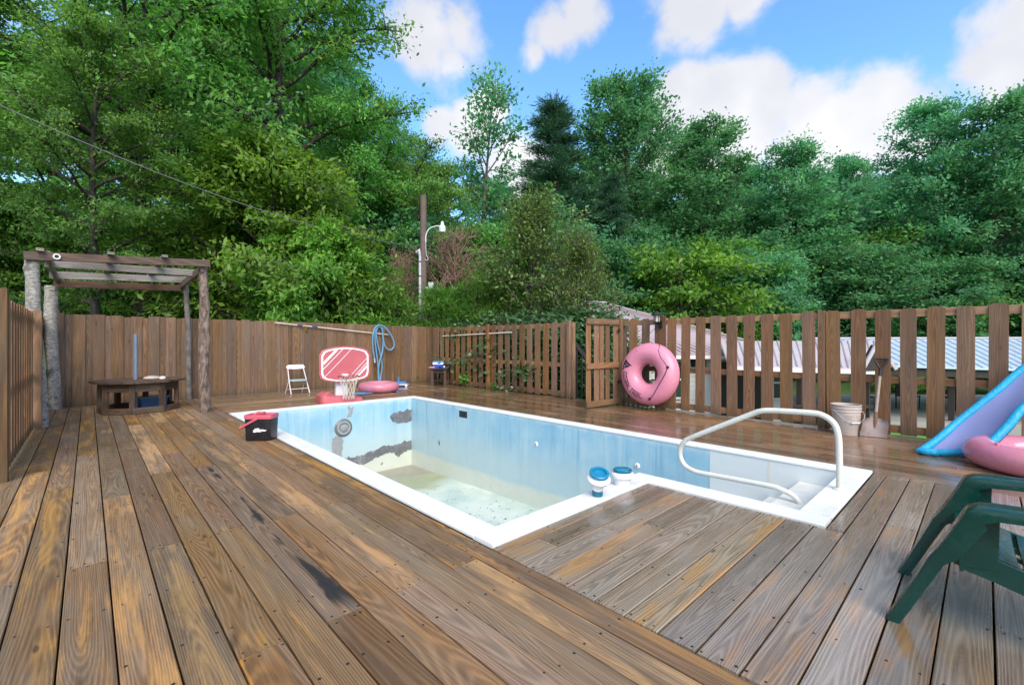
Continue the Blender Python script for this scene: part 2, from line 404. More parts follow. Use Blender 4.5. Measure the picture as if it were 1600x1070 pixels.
m_, n_ = new_mat('pool_floor')
g_ = n_('ShaderNodeNewGeometry').outputs['Position']
gs = n_('ShaderNodeSeparateXYZ', {0: g_})
a_ = n_.noise(g_, 1.3, 7.0, 0.62)
b_ = n_.noise(n_.mapping(g_, (1, 1, 1), (5, 2, 0)), 3.6, 6.0, 0.66)
col = n_.mix(n_.step(a_, 0.34, 0.66), (0.42, 0.53, 0.49), (0.62, 0.68, 0.61))
far = n_.math('ADD', gs.outputs[1], n_.math('MULTIPLY', n_.math('SUBTRACT', a_, 0.5), 1.8))
col = n_.mix(n_.step(far, 7.5, 8.1, 0.0, 0.8), col, n_.mix(b_, (0.16, 0.17, 0.04), (0.4, 0.4, 0.2)))
col = n_.mix(n_.step(far, 8.5, 8.9, 0.0, 0.9), col, n_.mix(b_, (0.2, 0.18, 0.14), (0.4, 0.37, 0.3)))
col = n_.mix(n_.math('MULTIPLY', n_.step(b_, 0.6, 0.75), 0.5), col, (0.36, 0.4, 0.28))
finish(n_, n_('ShaderNodeBsdfPrincipled', {'Base Color': col, 'Roughness': 0.35}).outputs[0], m_)


# ------------------------------------------------------------------ mesh helpers
class MB:
    def __init__(self):
        self.v, self.f, self.mi = [], [], []
        self.cur = 0

    def add(self, vs, fs, mat=None):
        b = len(self.v)
        if mat is not None:
            vs = [mat @ Vector(p) for p in vs]
        self.v += [tuple(p) for p in vs]
        self.f += [tuple(b + i for i in f) for f in fs]
        return self

    def box(self, c, s, rot=None, ch=0.0):
        """box, its long x edges chamfered by ch"""
        x, y, z = s[0] / 2, s[1] / 2, s[2] / 2
        if ch:
            k = min(ch, y * 0.9, z * 0.9)
            prof = [(-y + k, -z), (y - k, -z), (y, -z + k), (y, z - k), (y - k, z), (-y + k, z), (-y, z - k), (-y, -z + k)]
        else:
            prof = [(-y, -z), (y, -z), (y, z), (-y, z)]
        n = len(prof)
        vs = [(-x, a, b) for a, b in prof] + [(x, a, b) for a, b in prof]
        fs = [(i, (i + 1) % n, n + (i + 1) % n, n + i)[::-1] for i in range(n)] + [tuple(range(n)), tuple(range(2 * n - 1, n - 1, -1))]
        mt = Matrix.Translation(c)
        if rot is not None:
            mt = mt @ (rot if isinstance(rot, Matrix) else Euler(rot).to_matrix().to_4x4())
        return self.add(vs, fs, mt)

    def bar(self, a, b, wd, th, up=(0, 0, 1), ch=0.0):
        a, b = Vector(a), Vector(b)
        x = (b - a).normalized()
        y = Vector(up).cross(x)
        if y.length < 1e-5:
            y = Vector((0, 1, 0)).cross(x)
        y.normalize()
        z = x.cross(y)
        mt = Matrix((x, y, z)).transposed().to_4x4()
        return self.box((a + b) / 2, ((b - a).length, wd, th), mt, ch)

    def tube(self, pts, rad, seg=10, closed=False, cap=True):
        pts = [Vector(p) for p in pts]
        n = len(pts)
        rs = rad if isinstance(rad, (list, tuple)) else [rad] * n
        up = None
        vs = []
        for i, p in enumerate(pts):
            if closed:
                t = pts[(i + 1) % n] - pts[i - 1]
            else:
                t = pts[min(i + 1, n - 1)] - pts[max(i - 1, 0)]
            if t.length < 1e-9:
                t = Vector((0, 0, 1))
            t.normalize()
            if up is None:
                up = Vector((0, 0, 1)) if abs(t.z) < 0.9 else Vector((1, 0, 0))
            s = t.cross(up)
            if s.length < 1e-4:
                s = t.cross(Vector((0.3, 1, 0.2)))
            s.normalize()
            up = s.cross(t).normalized()
            for k in range(seg):
                a = 2 * math.pi * k / seg
                vs.append(p + (s * math.cos(a) + up * math.sin(a)) * rs[i])
        fs = []
        m = n if closed else n - 1
        for i in range(m):
            j = (i + 1) % n
            for k in range(seg):
                l = (k + 1) % seg
                fs.append((i * seg + k, i * seg + l, j * seg + l, j * seg + k))
        if cap and not closed:
            fs.append(tuple(range(seg))[::-1])
            fs.append(tuple((n - 1) * seg + k for k in range(seg)))
        return self.add(vs, fs)

    def lathe(self, prof, seg=28, mat=None, cap0=True, cap1=True):
        vs, fs = [], []
        n = len(prof)
        for r, z in prof:
            for k in range(seg):
                a = 2 * math.pi * k / seg
                vs.append((r * math.cos(a), r * math.sin(a), z))
        for i in range(n - 1):
            for k in range(seg):
                l = (k + 1) % seg
                fs.append((i * seg + k, i * seg + l, (i + 1) * seg + l, (i + 1) * seg + k))
        if cap0:
            fs.append(tuple(range(seg))[::-1])
        if cap1:
            fs.append(tuple((n - 1) * seg + k for k in range(seg)))
        return self.add(vs, fs, mat)

    def prism(self, poly, h0, h1, mat=None):
        n = len(poly)
        vs = [(x, y, h0) for x, y in poly] + [(x, y, h1) for x, y in poly]
        fs = [(i, (i + 1) % n, n + (i + 1) % n, n + i) for i in range(n)] + [tuple(range(n))[::-1], tuple(range(n, 2 * n))]
        return self.add(vs, fs, mat)

    def build(self, name, mat, parent=None, smooth=False, loc=None, rot=None):
        me = bpy.data.meshes.new(name)
        me.from_pydata(self.v, [], self.f)
        me.materials.append(M[mat])
        if smooth:
            me.polygons.foreach_set('use_smooth', [True] * len(me.polygons))
            me.set_sharp_from_angle(angle=R(42))
        me.update()
        return put(name, me, parent, loc, rot)


def put(name, me, parent=None, loc=None, rot=None):
    o = bpy.data.objects.new(name, me)
    COL.objects.link(o)
    if loc is not None:
        o.location = loc
    if rot is not None:
        o.rotation_euler = rot
    if parent is not None:
        o.parent = parent
    return o


def tag(o, label=None, cat=None, group=None, kind=None):
    for k, v in (('label', label), ('category', cat), ('group', group), ('kind', kind)):
        if v:
            o[k] = v
    return o


def thing(name, label, cat, loc=(0, 0, 0), rot=(0, 0, 0), group=None):
    return tag(put(name, None, None, loc, rot), label, cat, group)


def copy_tree(o, parent=None):
    c = o.copy()
    COL.objects.link(c)
    c.parent = parent
    for ch in list(o.children):
        copy_tree(ch, c)
    return c


def board(name, mat, parent, a, b, wd, th, up=(0, 0, 1), ch=0.004):
    """a plank as its own object: local x runs along it, so the grain follows it"""
    a, b = Vector(a), Vector(b)
    x = (b - a).normalized()
    y = Vector(up).cross(x).normalized()
    z = x.cross(y)
    mt = Matrix((x, y, z)).transposed()
    o = MB().box((0, 0, 0), ((b - a).length, wd, th), None, ch).build(name, mat, parent)
    o.location = (a + b) / 2
    o.rotation_euler = mt.to_euler()
    return o


def bez(pts, n=10):
    """smooth curve through points (Catmull-Rom)"""
    P = [Vector(p) for p in pts]
    P = [P[0] * 2 - P[1]] + P + [P[-1] * 2 - P[-2]]
    out = []
    for i in range(1, len(P) - 2):
        for k in range(n):
            t = k / n
            a, b, c, d = P[i - 1], P[i], P[i + 1], P[i + 2]
            out.append(0.5 * ((2 * b) + (c - a) * t + (2 * a - 5 * b + 4 * c - d) * t * t + (3 * b - a - 3 * c + d) * t ** 3))
    out.append(P[-2])
    return out


# ------------------------------------------------------------------ ground
def sst(a, b, v):
    t = np.clip((v - a) / (b - a), 0, 1)
    return t * t * (3 - 2 * t)


def ground_z(x, y):
    x, y = np.asarray(x, float), np.asarray(y, float)
    bank = sst(13.2, 18.0, y) * sst(11.0, 3.0, x) * 3.6
    bank = bank + sst(-0.9, -6.0, x) * 2.4 * sst(2.0, 9.0, y)
    hill = sst(18.0, 60.0, np.hypot(x, y)) * (1.2 + 3.0 * sst(10.0, -20.0, x - y * 0.35))
    far = sst(55.0, 260.0, np.hypot(x, y)) * 9.0
    wob = 0.12 * np.sin(x * 0.7 + 1.3) * np.cos(y * 0.6) * sst(9.0, 16.0, np.hypot(x - 4, y - 6))
    terrace = 0.75 * sst(8.7, 10.6, x)
    return -2.1 + bank + hill + far + wob + terrace


def make_ground():
    gx = np.concatenate([np.linspace(-900, -60, 12), np.linspace(-50, 70, 81), np.linspace(90, 900, 12)])
    gy = np.concatenate([np.linspace(-900, -60, 12), np.linspace(-50, 80, 88), np.linspace(100, 900, 12)])
    X, Y = np.meshgrid(gx, gy)
    Z = ground_z(X, Y)
    nx = len(gx)
    vs = np.stack([X.ravel(), Y.ravel(), Z.ravel()], 1).tolist()
    fs = [(j * nx + i, j * nx + i + 1, (j + 1) * nx + i + 1, (j + 1) * nx + i) for j in range(len(gy) - 1) for i in range(nx - 1)]
    me = bpy.data.meshes.new('ground')
    me.from_pydata(vs, [], fs)
    me.materials.append(M['grass'])
    me.polygons.foreach_set('use_smooth', [True] * len(fs))
    return tag(put('ground', me), kind='structure')


make_ground()

# ------------------------------------------------------------------ deck
deck = tag(put('deck', None), kind='structure')
nails = MB()
TH = 0.036


def nail(x, y, z, big=1.0):
    r = 0.0062 * big * random.uniform(0.8, 1.3)
    a0 = random.random()
    nails.add([(x + r * math.cos(a0 + k * 1.0472), y + r * math.sin(a0 + k * 1.0472), z + 0.0012) for k in range(6)], [tuple(range(6))])


def plank(axis, p0, p1, c, wd, mat):
    """one deck board; axis 0 runs along x, 1 along y; c is its centre on the other axis"""
    L = p1 - p0
    if L < 0.06:
        return
    dz = random.uniform(-0.0025, 0.0025)
    o = MB().box((0, 0, 0), (L - 0.004, wd - random.uniform(0.006, 0.010), TH), None, 0.004).build('deck_board', mat, deck)
    mid = (p0 + p1) / 2
    o.location = (mid, c, dz - TH / 2) if axis == 0 else (c, mid, dz - TH / 2)
    o.rotation_euler = (random.uniform(-0.004, 0.004), random.uniform(-0.0006, 0.0006) / max(1, L / 2), (0 if axis == 0 else R(90)) + random.uniform(-0.0006, 0.0006))
    k0 = math.ceil((p0 + 0.1) / 0.61)
    js = [p0 + 0.03] + [k * 0.61 for k in range(k0, int((p1 - 0.1) / 0.61) + 1)] + [p1 - 0.03]
    for q in js:
        for e in ((-0.34, 0.34) if wd < 0.13 else (-0.36, random.uniform(-0.1, 0.1), 0.36) if q in (js[0], js[-1]) else (-0.33, 0.3)):
            u, t = q + random.uniform(-0.012, 0.012), c + e * wd + random.uniform(-0.01, 0.01)
            if random.random() < 0.93:
                nail(*((u, t) if axis == 0 else (t, u)), dz)
    return o


def run(axis, lo, hi, c, wd, mat, joints=None):
    if joints is None:
        joints = []
        q = lo + random.uniform(0.8, 4.2)
        while q < hi - 0.6:
            joints.append(q)
            q += random.choice((2.44, 3.05, 3.66, 4.27))
    e = [lo] + [j for j in joints if lo < j < hi] + [hi]
    for a, b in zip(e[:-1], e[1:]):
        plank(axis, a, b, c, wd, mat)


PITCH = 0.1855
for k in range(-4, 9):
    c = 0.09 + PITCH * (k + 0.5)
    if k == 4:
        run(1, -2.6, 2.17, c, PITCH, 'deck_brown', [-0.93])
        plank(1, 2.17, 5.83, c, PITCH, 'deck_scorched')
        run(1, 5.83, 13.05, c, PITCH, 'deck_brown', [9.5])
        continue
    js = [-0.93, 2.17, 5.83 if k % 4 else 5.2, 9.5 if k % 4 else 8.9] if k % 2 == 0 else [0.55, 3.72, 7.37 if k % 3 else 6.75, 11.0 if k % 3 else 10.4]
    run(1, -2.6, 13.05, c, PITCH, 'deck_brown', js)
run(1, -2.6, 13.05, 0.09 + 9 * PITCH + 0.073, 0.146, 'deck_brown', [-0.2, 2.33, 5.6, 9.1])

# boards beside the steps, running the other way
bx0, bx1 = 1.912, 5.9
for k in range(-18, 10):
    y0 = 0.507 + 0.1785 * k
    y1 = min(y0 + 0.1785, 2.212)
    c, wd = (y0 + y1) / 2, y1 - y0
    if y1 < 0.79:
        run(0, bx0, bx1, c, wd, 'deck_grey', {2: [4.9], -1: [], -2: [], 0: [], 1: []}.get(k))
    else:
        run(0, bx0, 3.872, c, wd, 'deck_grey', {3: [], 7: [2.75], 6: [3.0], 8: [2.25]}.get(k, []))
        if y0 < 0.78:
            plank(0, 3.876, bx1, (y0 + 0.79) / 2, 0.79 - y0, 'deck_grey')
# behind the pool
k, y = 0, 9.79
while y < 13.03:
    run(0, bx0, bx1, y + 0.0925, 0.185, 'deck_brown' if random.random() < 0.55 else 'deck_far')
    y += 0.1855
# the strip along the picket fence
x = 5.915
while x < 8.42:
    run(1, -3.4, 13.05, x + 0.0925, 0.185, 'deck_far')
    x += 0.1855
nail_o = nails.build('nail_heads', 'nail', deck)
nail_o['kind'] = 'stuff'
for yb in np.arange(-2.4, 13.1, 1.2):
    for (xa, xb) in (((-0.65, 1.92), (5.92, 8.45)) if 0.6 < yb < 9.8 else ((-0.65, 8.45),)):
        board('joist', 'dark_wood', deck, (xa, yb, -0.15), (xb, yb, -0.15), 0.04, 0.2)
for xb in (2.3, 2.9, 3.5):
    board('joist', 'dark_wood', deck, (xb, -2.6, -0.16), (xb, 2.1, -0.16), 0.04, 0.2)
for (a, b) in (((8.47, -3.4), (8.47, 5.5)), ((8.47, 6.85), (8.47, 13.12)), ((-0.72, -2.6), (-0.72, 13.12)), ((-0.68, 13.03), (8.44, 13.03)), ((-0.68, -2.63), (1.88, -2.63)), ((1.92, -2.75), (5.88, -2.75)), ((5.92, -3.43), (8.44, -3.43))):  # unseen skirting, added to keep daylight out from under the deck
    for k in range(8):
        z = -0.18 - 0.255 * k
        board('shade_skirt_board', 'fence_dark', deck, (*a, z), (*b, z), 0.02, 0.25)
tag(MB().prism([(-0.8, -3.5), (8.55, -3.5), (8.55, 13.2), (-0.8, 13.2)], -2.3, -1.98).build('soil', 'soil'), kind='structure')
for (x, y) in ((-0.5, 7.0), (-0.5, 12.8), (8.3, -2.5), (8.3, 2), (8.3, 6), (8.3, 10), (8.3, 12.8), (1.5, -2.3), (1.5, 12.7)):
    board('support_post', 'fence_dark', deck, (x, y, -2.2), (x, y, -0.26), 0.09, 0.09, up=(1, 0, 0))

# ------------------------------------------------------------------ pool
pool = thing('swimming_pool', 'empty L-shaped swimming pool with faded blue walls and white coping', 'pool')
X0, X1, Y1 = 1.925, 5.9, 9.77
XB, YB, YL = 3.885, 0.8, 2.22      # bay for the steps: x from XB, y from YB to YL
CW = 0.2                            # coping width
BOT = -1.62


def quad(name, mat, pts, parent=pool, sub=1):
    a, b, c, d = [Vector(p) for p in pts]
    vs, fs = [], []
    for j in range(sub + 1):
        for i in range(sub + 1):
            u, v = i / sub, j / sub
            vs.append(a * (1 - u) * (1 - v) + b * u * (1 - v) + c * u * v + d * (1 - u) * v)
    for j in range(sub):
        for i in range(sub):
            q = j * (sub + 1) + i
            fs.append((q, q + 1, q + sub + 2, q + sub + 1))
    return MB().add(vs, fs).build(name, mat, parent)


def wall(p, q, nrm, mat, z0=BOT, z1=-0.012, parent=pool, name='pool_wall'):
    """a slab of wall 0.12 m thick behind the face p-q; nrm points out of the water side"""
    p, q, nn = Vector((*p, 0)), Vector((*q, 0)), Vector((*nrm, 0)) * 0.12
    vs = [p, q, q + nn, p + nn]
    m = MB()
    m.add([v + Vector((0, 0, z0)) for v in vs] + [v + Vector((0, 0, z1)) for v in vs],
          [(0, 1, 5, 4), (1, 2, 6, 5), (2, 3, 7, 6), (3, 0, 4, 7), (4, 5, 6, 7), (3, 2, 1, 0)])
    return m.build(name, mat, parent)


ix0, ix1, iy1 = X0 + CW, X1 - CW, Y1 - CW
ixb, iyb, iyl = XB + CW, YB + CW + 0.03, YL + CW
wall((ix0, iyl), (ix0, iy1), (-1, 0), 'pool_paint')
wall((ix0, iy1), (ix1, iy1), (0, 1), 'pool_paint')
wall((ix1, iyl - 0.03), (ix1, iy1), (1, 0), 'pool_paint')
wall((ix0, iyl), (ixb, iyl), (0, -1), 'pool_paint')
wall((ixb, iyb), (ixb, iyl - 0.121), (-1, 0), 'bay_white', -0.75)
wall((ix1, iyb), (ix1, iyl - 0.031), (1, 0), 'bay_white', -0.75)
wall((ixb, iyb), (ix1, iyb), (0, -1), 'bay_white', -0.75)
wall((ixb + 0.001, iyl - 0.12), (ix1 - 0.001, iyl - 0.12), (0, -0.2), 'bay_white', BOT, -0.75, name='bay_riser')
quad('pool_floor', 'pool_floor', ((ix0, iyl, -1.5), (ix1, iyl, -1.5), (ix1, iy1, BOT), (ix0, iy1, BOT)), sub=4)
quad('bay_floor', 'bay_white', ((ixb, iyb, -0.74), (ix1, iyb, -0.74), (ix1, iyl, -0.74), (ixb, iyl, -0.74)))
# coping slabs: lengths of about 1.2 m butted with fine joints
def coping(p, q, side):
    p, q = Vector((*p, 0)), Vector((*q, 0))
    d = (q - p)
    L = d.length
    n = max(1, round(L / 1.9))
    d.normalize()
    for i in range(n):
        a, b = p + d * (L * i / n + 0.0025), p + d * (L * (i + 1) / n - 0.0025)
        o = Vector((*side, 0)) * (CW / 2 + 0.006)
        z = Vector((0, 0, 0.002 + random.uniform(-0.003, 0.003)))
        board('coping_slab', 'coping_white', pool, a + o + z, b + o + z, CW + 0.012, 0.03, ch=0.006)


coping((X0, YL + CW), (X0, Y1 - CW), (1, 0))
coping((X0, Y1 - CW), (X1, Y1 - CW), (0, 1))
coping((X1, YB), (X1, Y1 - CW), (-1, 0))
coping((X0, YL), (XB + CW, YL), (0, 1))
coping((XB, YB), (XB, YL), (1, 0))
coping((XB + CW + 0.012, YB), (X1 - CW - 0.012, YB), (0, 1))
# white moulded steps in the bay
for (ya, yb, zt) in ((iyb, iyb + 0.4, -0.19), (iyb + 0.4, iyb + 0.7, -0.43), (iyb + 0.7, iyb + 0.96, -0.62)):
    board('step', 'step_white', pool, (ixb + 0.003, (ya + yb) / 2, zt / 2 - 0.37), (ix1 - 0.003, (ya + yb) / 2, zt / 2 - 0.37), yb - ya - 0.002, 0.74 + zt, ch=0.02)
# algae stain line on the white bay wall
blob = MB()


def patch(name, mat, pts, axis, plane, th=0.006, jit=0.02, n=7, seed=1):
    """irregular smear on a wall; pts are (along, z) outline points"""
    rr = random.Random(seed)
    out = []
    for i, p in enumerate(pts):
        q = pts[(i + 1) % len(pts)]
        L = math.hypot(q[0] - p[0], q[1] - p[1])
        m = max(2, int(L / 0.035))
        for k in range(m):
            t = k / m
            out.append((p[0] + (q[0] - p[0]) * t + rr.uniform(-jit, jit), p[1] + (q[1] - p[1]) * t + rr.uniform(-jit, jit)))
    if axis == 'y':       # wall facing -y
        vs = [(a, plane - th, z) for a, z in out] + [(a, plane + 0.01, z) for a, z in out]
    else:                 # wall facing -x
        vs = [(plane - th, a, z) for a, z in out] + [(plane + 0.01, a, z) for a, z in out]
    n = len(out)
    fs = [tuple(range(n))] + [(i, (i + 1) % n, n + (i + 1) % n, n + i) for i in range(n)]
    return MB().add(vs, fs).build(name, mat, pool)


def on_back(px_, py_):
    X = (px_ - 800) / FOC
    t = iy1 / (-SN * X + CS)
    return ((CS * X + SN) * t, CAM_H + (535 - py_) / FOC * t)


def on_far(px_, py_):
    X = (px_ - 800) / FOC
    t = ix1 / (CS * X + SN)
    return ((-SN * X + CS) * t, CAM_H + (535 - py_) / FOC * t)


k_ = 220 / 1600.0
pb = lambda *L: [on_back(500 + a * k_, 620 + b * k_) for a, b in L]
patch('cement_patch', 'cement', pb((792, 225), (830, 180), (900, 165), (950, 160), (1000, 138), (1050, 140), (1110, 165), (1131, 180), (1090, 225), (1040, 270), (960, 292), (880, 300), (820, 275)), 'y', iy1, seed=2)
patch('cement_patch', 'cement', pb((280, 705), (330, 675), (360, 690), (450, 665), (530, 640), (650, 590), (720, 560), (860, 545), (950, 505), (1060, 485), (1131, 465), (1131, 590), (1060, 590), (1000, 600), (930, 640), (890, 680), (855, 660), (840, 625), (740, 640), (640, 690), (560, 735), (470, 770), (400, 775), (320, 730)), 'y', iy1, seed=3)
patch('cement_patch', 'cement_light', pb((140, 470), (185, 440), (260, 460), (255, 560), (240, 690), (130, 690), (135, 560)), 'y', iy1, th=0.004, seed=4)
patch('cement_patch', 'cement_light', pb((312, 115), (335, 100), (345, 130), (325, 160)), 'y', iy1, th=0.004, jit=0.008, seed=5)
patch('cement_patch', 'cement_light', pb((345, 130), (385, 105), (360, 220), (300, 240)), 'y', iy1, th=0.003, jit=0.012, seed=6)
patch('paint_chip', 'cement', pb((690, 770), (710, 740), (716, 755), (700, 772)), 'y', iy1, th=0.003, jit=0.006, seed=8)
fp = lambda *L: [on_far(a, b) for a, b in L]
patch('paint_chip', 'cement', [on_far(500 + a * k_, 620 + b * k_) for a, b in ((1345, 510), (1352, 475), (1362, 520), (1356, 555))], 'x', ix1, th=0.003, jit=0.01, seed=9)
patch('algae_streak', 'rail_white', fp((1201, 717), (1205, 717), (1206, 755), (1199, 755)), 'x', ix1, th=0.002, jit=0.006, seed=10)
# drained light niche with its cement collar
lc = on_back(500 + 265 * k_, 620 + 350 * k_)
rotw = Matrix.Translation((lc[0], iy1, lc[1])) @ Euler((R(90), 0, 0)).to_matrix().to_4x4()
MB().lathe([(0.2, -0.01), (0.19, 0.015), (0.15, 0.03), (0.15, -0.01)], 36, rotw, False, False).build('light_collar', 'cement', pool, True)
MB().lathe([(0.15, 0.03), (0.145, 0.045), (0.11, 0.045), (0.1, -0.02)], 36, rotw, False, False).build('light_ring', 'cement_light', pool, True)
MB().lathe([(0.082, 0.0), (0.08, 0.03), (0.06, 0.042), (0.02, 0.046)], 36, rotw, False, True).build('light_plug', 'cement_light', pool, True)
# skimmer mouth and return fittings on the far wall
sk = MB()
y0, z0 = on_far(717.6, 641)
y1, z1 = on_far(729.9, 653.5)
MB().box((ix1 - 0.001, (y0 + y1) / 2, (z0 + z1) / 2), (0.006, abs(y0 - y1), abs(z0 - z1))).build('skimmer_mouth', 'iron_black', pool)
for (a, b) in ((838, 693.5), (996, 727.5)):
    yy, zz = on_far(a, b)
    mt = Matrix.Translation((ix1, yy, zz)) @ Euler((0, R(-90), 0)).to_matrix().to_4x4()
    rf = MB().lathe([(0.042, -0.005), (0.042, 0.006), (0.03, 0.018), (0.02, 0.02)], 20, mt).build('return_fitting', 'plastic_white', pool, True)
    MB().lathe([(0.012, 0.0205), (0.010, 0.022)], 12, mt).build('jet_hole', 'iron_black', rf)
# leaf litter on the floor
lit = MB()
rr = random.Random(5)
for i in range(380):
    if rr.random() < 0.7:
        cx, cy = rr.choice(((3.2, 5.2), (4.2, 4.6), (4.6, 6.2), (3.4, 6.6), (5.0, 5.4), (4.9, 3.9)))
        x, y = rr.gauss(cx, 0.45), rr.gauss(cy, 0.5)
    else:
        x, y = rr.uniform(ix0, ix1), rr.uniform(iyl, iy1)
    if not (ix0 + 0.05 < x < ix1 - 0.05 and iyl + 0.05 < y < iy1 - 0.05):
        continue
    z = -1.5 + (BOT + 1.5) * (y - iyl) / (iy1 - iyl) + 0.006
    a, l, wd = rr.uniform(0, 6.28), rr.uniform(0.01, 0.028), rr.uniform(0.004, 0.012)
    ca, sa = math.cos(a), math.sin(a)
    lit.add([(x + ca * l, y + sa * l, z), (x - sa * wd, y + ca * wd, z + 0.006), (x - ca * l, y - sa * l, z), (x + sa * wd, y - ca * wd, z + 0.004)], [(0, 1, 2, 3)])
lo_ = lit.build('leaf_litter', 'litter', pool)
lo_['kind'] = 'stuff'
# ------------------------------------------------------------------ fences
FH = 1.9
bf = thing('board_fence', 'solid brown board fence behind the pool, of overlapping upright boards', 'fence')
x, i = -0.55, 0
while x < 8.4:
    wd = 0.2 + random.uniform(-0.012, 0.012)
    top = FH + 0.03 - 0.006 * x + random.uniform(-0.012, 0.012)
    board('fence_board', 'fence_dark', bf, (x + 0.1, 13.085 + random.uniform(-0.004, 0.004), -0.06), (x + 0.1 + random.uniform(-0.008, 0.008), 13.085, top), wd, 0.02, up=(0, -1, 0), ch=0.003)
    board('fence_board', 'fence_dark', bf, (x + 0.2545, 13.111, -0.06), (x + 0.2545 + random.uniform(-0.006, 0.006), 13.111, top + random.uniform(-0.03, 0.01)), 0.185, 0.02, up=(0, -1, 0), ch=0.003)
    x += 0.309
for z in (0.25, 1.0, 1.7):
    board('rail', 'fence_dark', bf, (-0.6, 13.145, z), (8.5, 13.145, z), 0.04, 0.09)
for x in (-0.5, 1.8, 4.1, 6.4, 8.3):
    board('post', 'fence_dark', bf, (x, 13.215, -0.4), (x, 13.215, 1.85), 0.09, 0.09, up=(0, 1, 0))

PW = 0.178
PH = 1.83


def dogear(name, mat, parent, xy, z0, z1, wd, th, rotz):
    """picket with clipped top corners; local x is up"""
    L = z1 - z0
    k = 0.03
    prof = [(-L / 2, -wd / 2), (L / 2 - k, -wd / 2), (L / 2, -wd / 2 + k), (L / 2, wd / 2 - k), (L / 2 - k, wd / 2), (-L / 2, wd / 2)]
    m = MB().prism(prof, -th / 2, th / 2)
    o = m.build(name, mat, parent)
    # local x -> world z ; local y -> along the fence ; local z -> facing
    fx = Vector((math.cos(rotz), math.sin(rotz), 0))
    zz = Vector((0, 0, 1))
    o.rotation_euler = Matrix((zz, fx, zz.cross(fx))).transposed().to_euler()
    o.location = (xy[0], xy[1], (z0 + z1) / 2)
    return o


def picket_fence(nm, label, ys, x, ya, yb, posts, mat='fence_red', solid=()):
    t = thing(nm, label, 'fence')
    for y in ys:
        lean = random.uniform(-0.012, 0.012)
        o = dogear('picket', mat, t, (x, y), 0.015 + random.uniform(0, 0.012), PH + random.uniform(-0.018, 0.018), PW + random.uniform(-0.006, 0.006), 0.02, R(90))
        o.rotation_euler.rotate_axis('Z', lean)
    for y in solid:
        board('fence_board', 'fence_dark', t, (x - 0.02, y, 0.01), (x - 0.02, y, PH + 0.02 + random.uniform(-0.01, 0.01)), 0.142, 0.02, up=(-1, 0, 0))
    for z, hh in ((PH - 0.075, 0.11), (0.8, 0.1), (0.1, 0.11)):
        board('rail', mat, t, (x + 0.031, ya, z), (x + 0.031, yb, z), 0.04, hh)
    for y in posts:
        board('post', mat, t, (x + 0.098, y, -0.5), (x + 0.098, y, PH - 0.005), 0.092, 0.092, up=(1, 0, 0))
    return t


FX = 8.4
picket_fence('picket_fence', 'brown picket fence between the solid fence corner and the open gate',
             [12.2 - 0.2855 * k for k in range(19) if k not in (8,)] + [6.86], FX, 6.78, 13.0, (12.9, 9.85, 6.84), solid=(13.02, 12.87, 12.72, 12.57, 12.42))
for y in (9.83, 6.84):      # uprights that stand proud of the pickets
    o = board('post', 'fence_red', bpy.data.objects['picket_fence'], (FX - 0.055, y, 0.005), (FX - 0.055, y, PH + 0.03), 0.09, 0.085, up=(-1, 0, 0))
ys = [5.133 - 0.2865 * k for k in range(12)]
ys = [y for y in ys if not (4.4 < y < 4.65)] + [1.945, 1.62, 1.31, 1.025, 0.745, 0.464, 0.177, -0.115, -0.4, -0.69, -0.98, -1.27, -1.56, -1.85, -2.14, -2.43, -2.72, -3.0]
ys = sorted(set(round(y, 3) for y in ys if not (1.99 < y < 2.1)))
ys = [y for i, y in enumerate(ys) if i == 0 or y - ys[i - 1] > 0.2]
pf2 = picket_fence('picket_fence', 'long brown picket fence with the pink tube and shovel against it', ys, FX, -3.2, 5.45, (5.42, 4.5, 1.73, -1.2), )
board('post', 'fence_red', pf2, (FX - 0.06, 5.42, 0.004), (FX - 0.06, 5.42, PH + 0.03), 0.11, 0.1, up=(-1, 0, 0))
board('post', 'fence_red', pf2, (FX - 0.005, 4.51, 0.004), (FX - 0.005, 4.51, PH + 0.04), 0.24, 0.03, up=(-1, 0, 0))
board('post', 'fence_red', pf2, (FX + 0.012, 1.775, 0.004), (FX + 0.012, 1.775, PH + 0.01), 0.1, 0.06, up=(-1, 0, 0))

# gate, swung in over the deck
gt = thing('gate', 'brown picket gate standing open over the deck beside the pink tube', 'gate', (8.3, 5.44, 0), (0, 0, R(176)))
for z in (0.09, 0.86, 1.77):
    board('rail', 'fence_red', gt, (0.02, 0.028, z), (1.04, 0.028, z), 0.035, 0.115)
for q, wd in ((0.09, 0.16), (0.36, 0.13), (0.54, 0.12), (0.71, 0.16), (0.965, 0.14)):
    board('picket', 'fence_red', gt, (q, 0, 0.06), (q, 0, 1.79), wd, 0.02, up=(0, 1, 0))
MB().box((0.03, 0.06, 0.5), (0.1, 0.02, 0.06), None, 0.004).build('hinge', 'iron_black', gt)
MB().box((0.03, 0.06, 1.6), (0.1, 0.02, 0.06), None, 0.004).build('hinge', 'iron_black', gt)

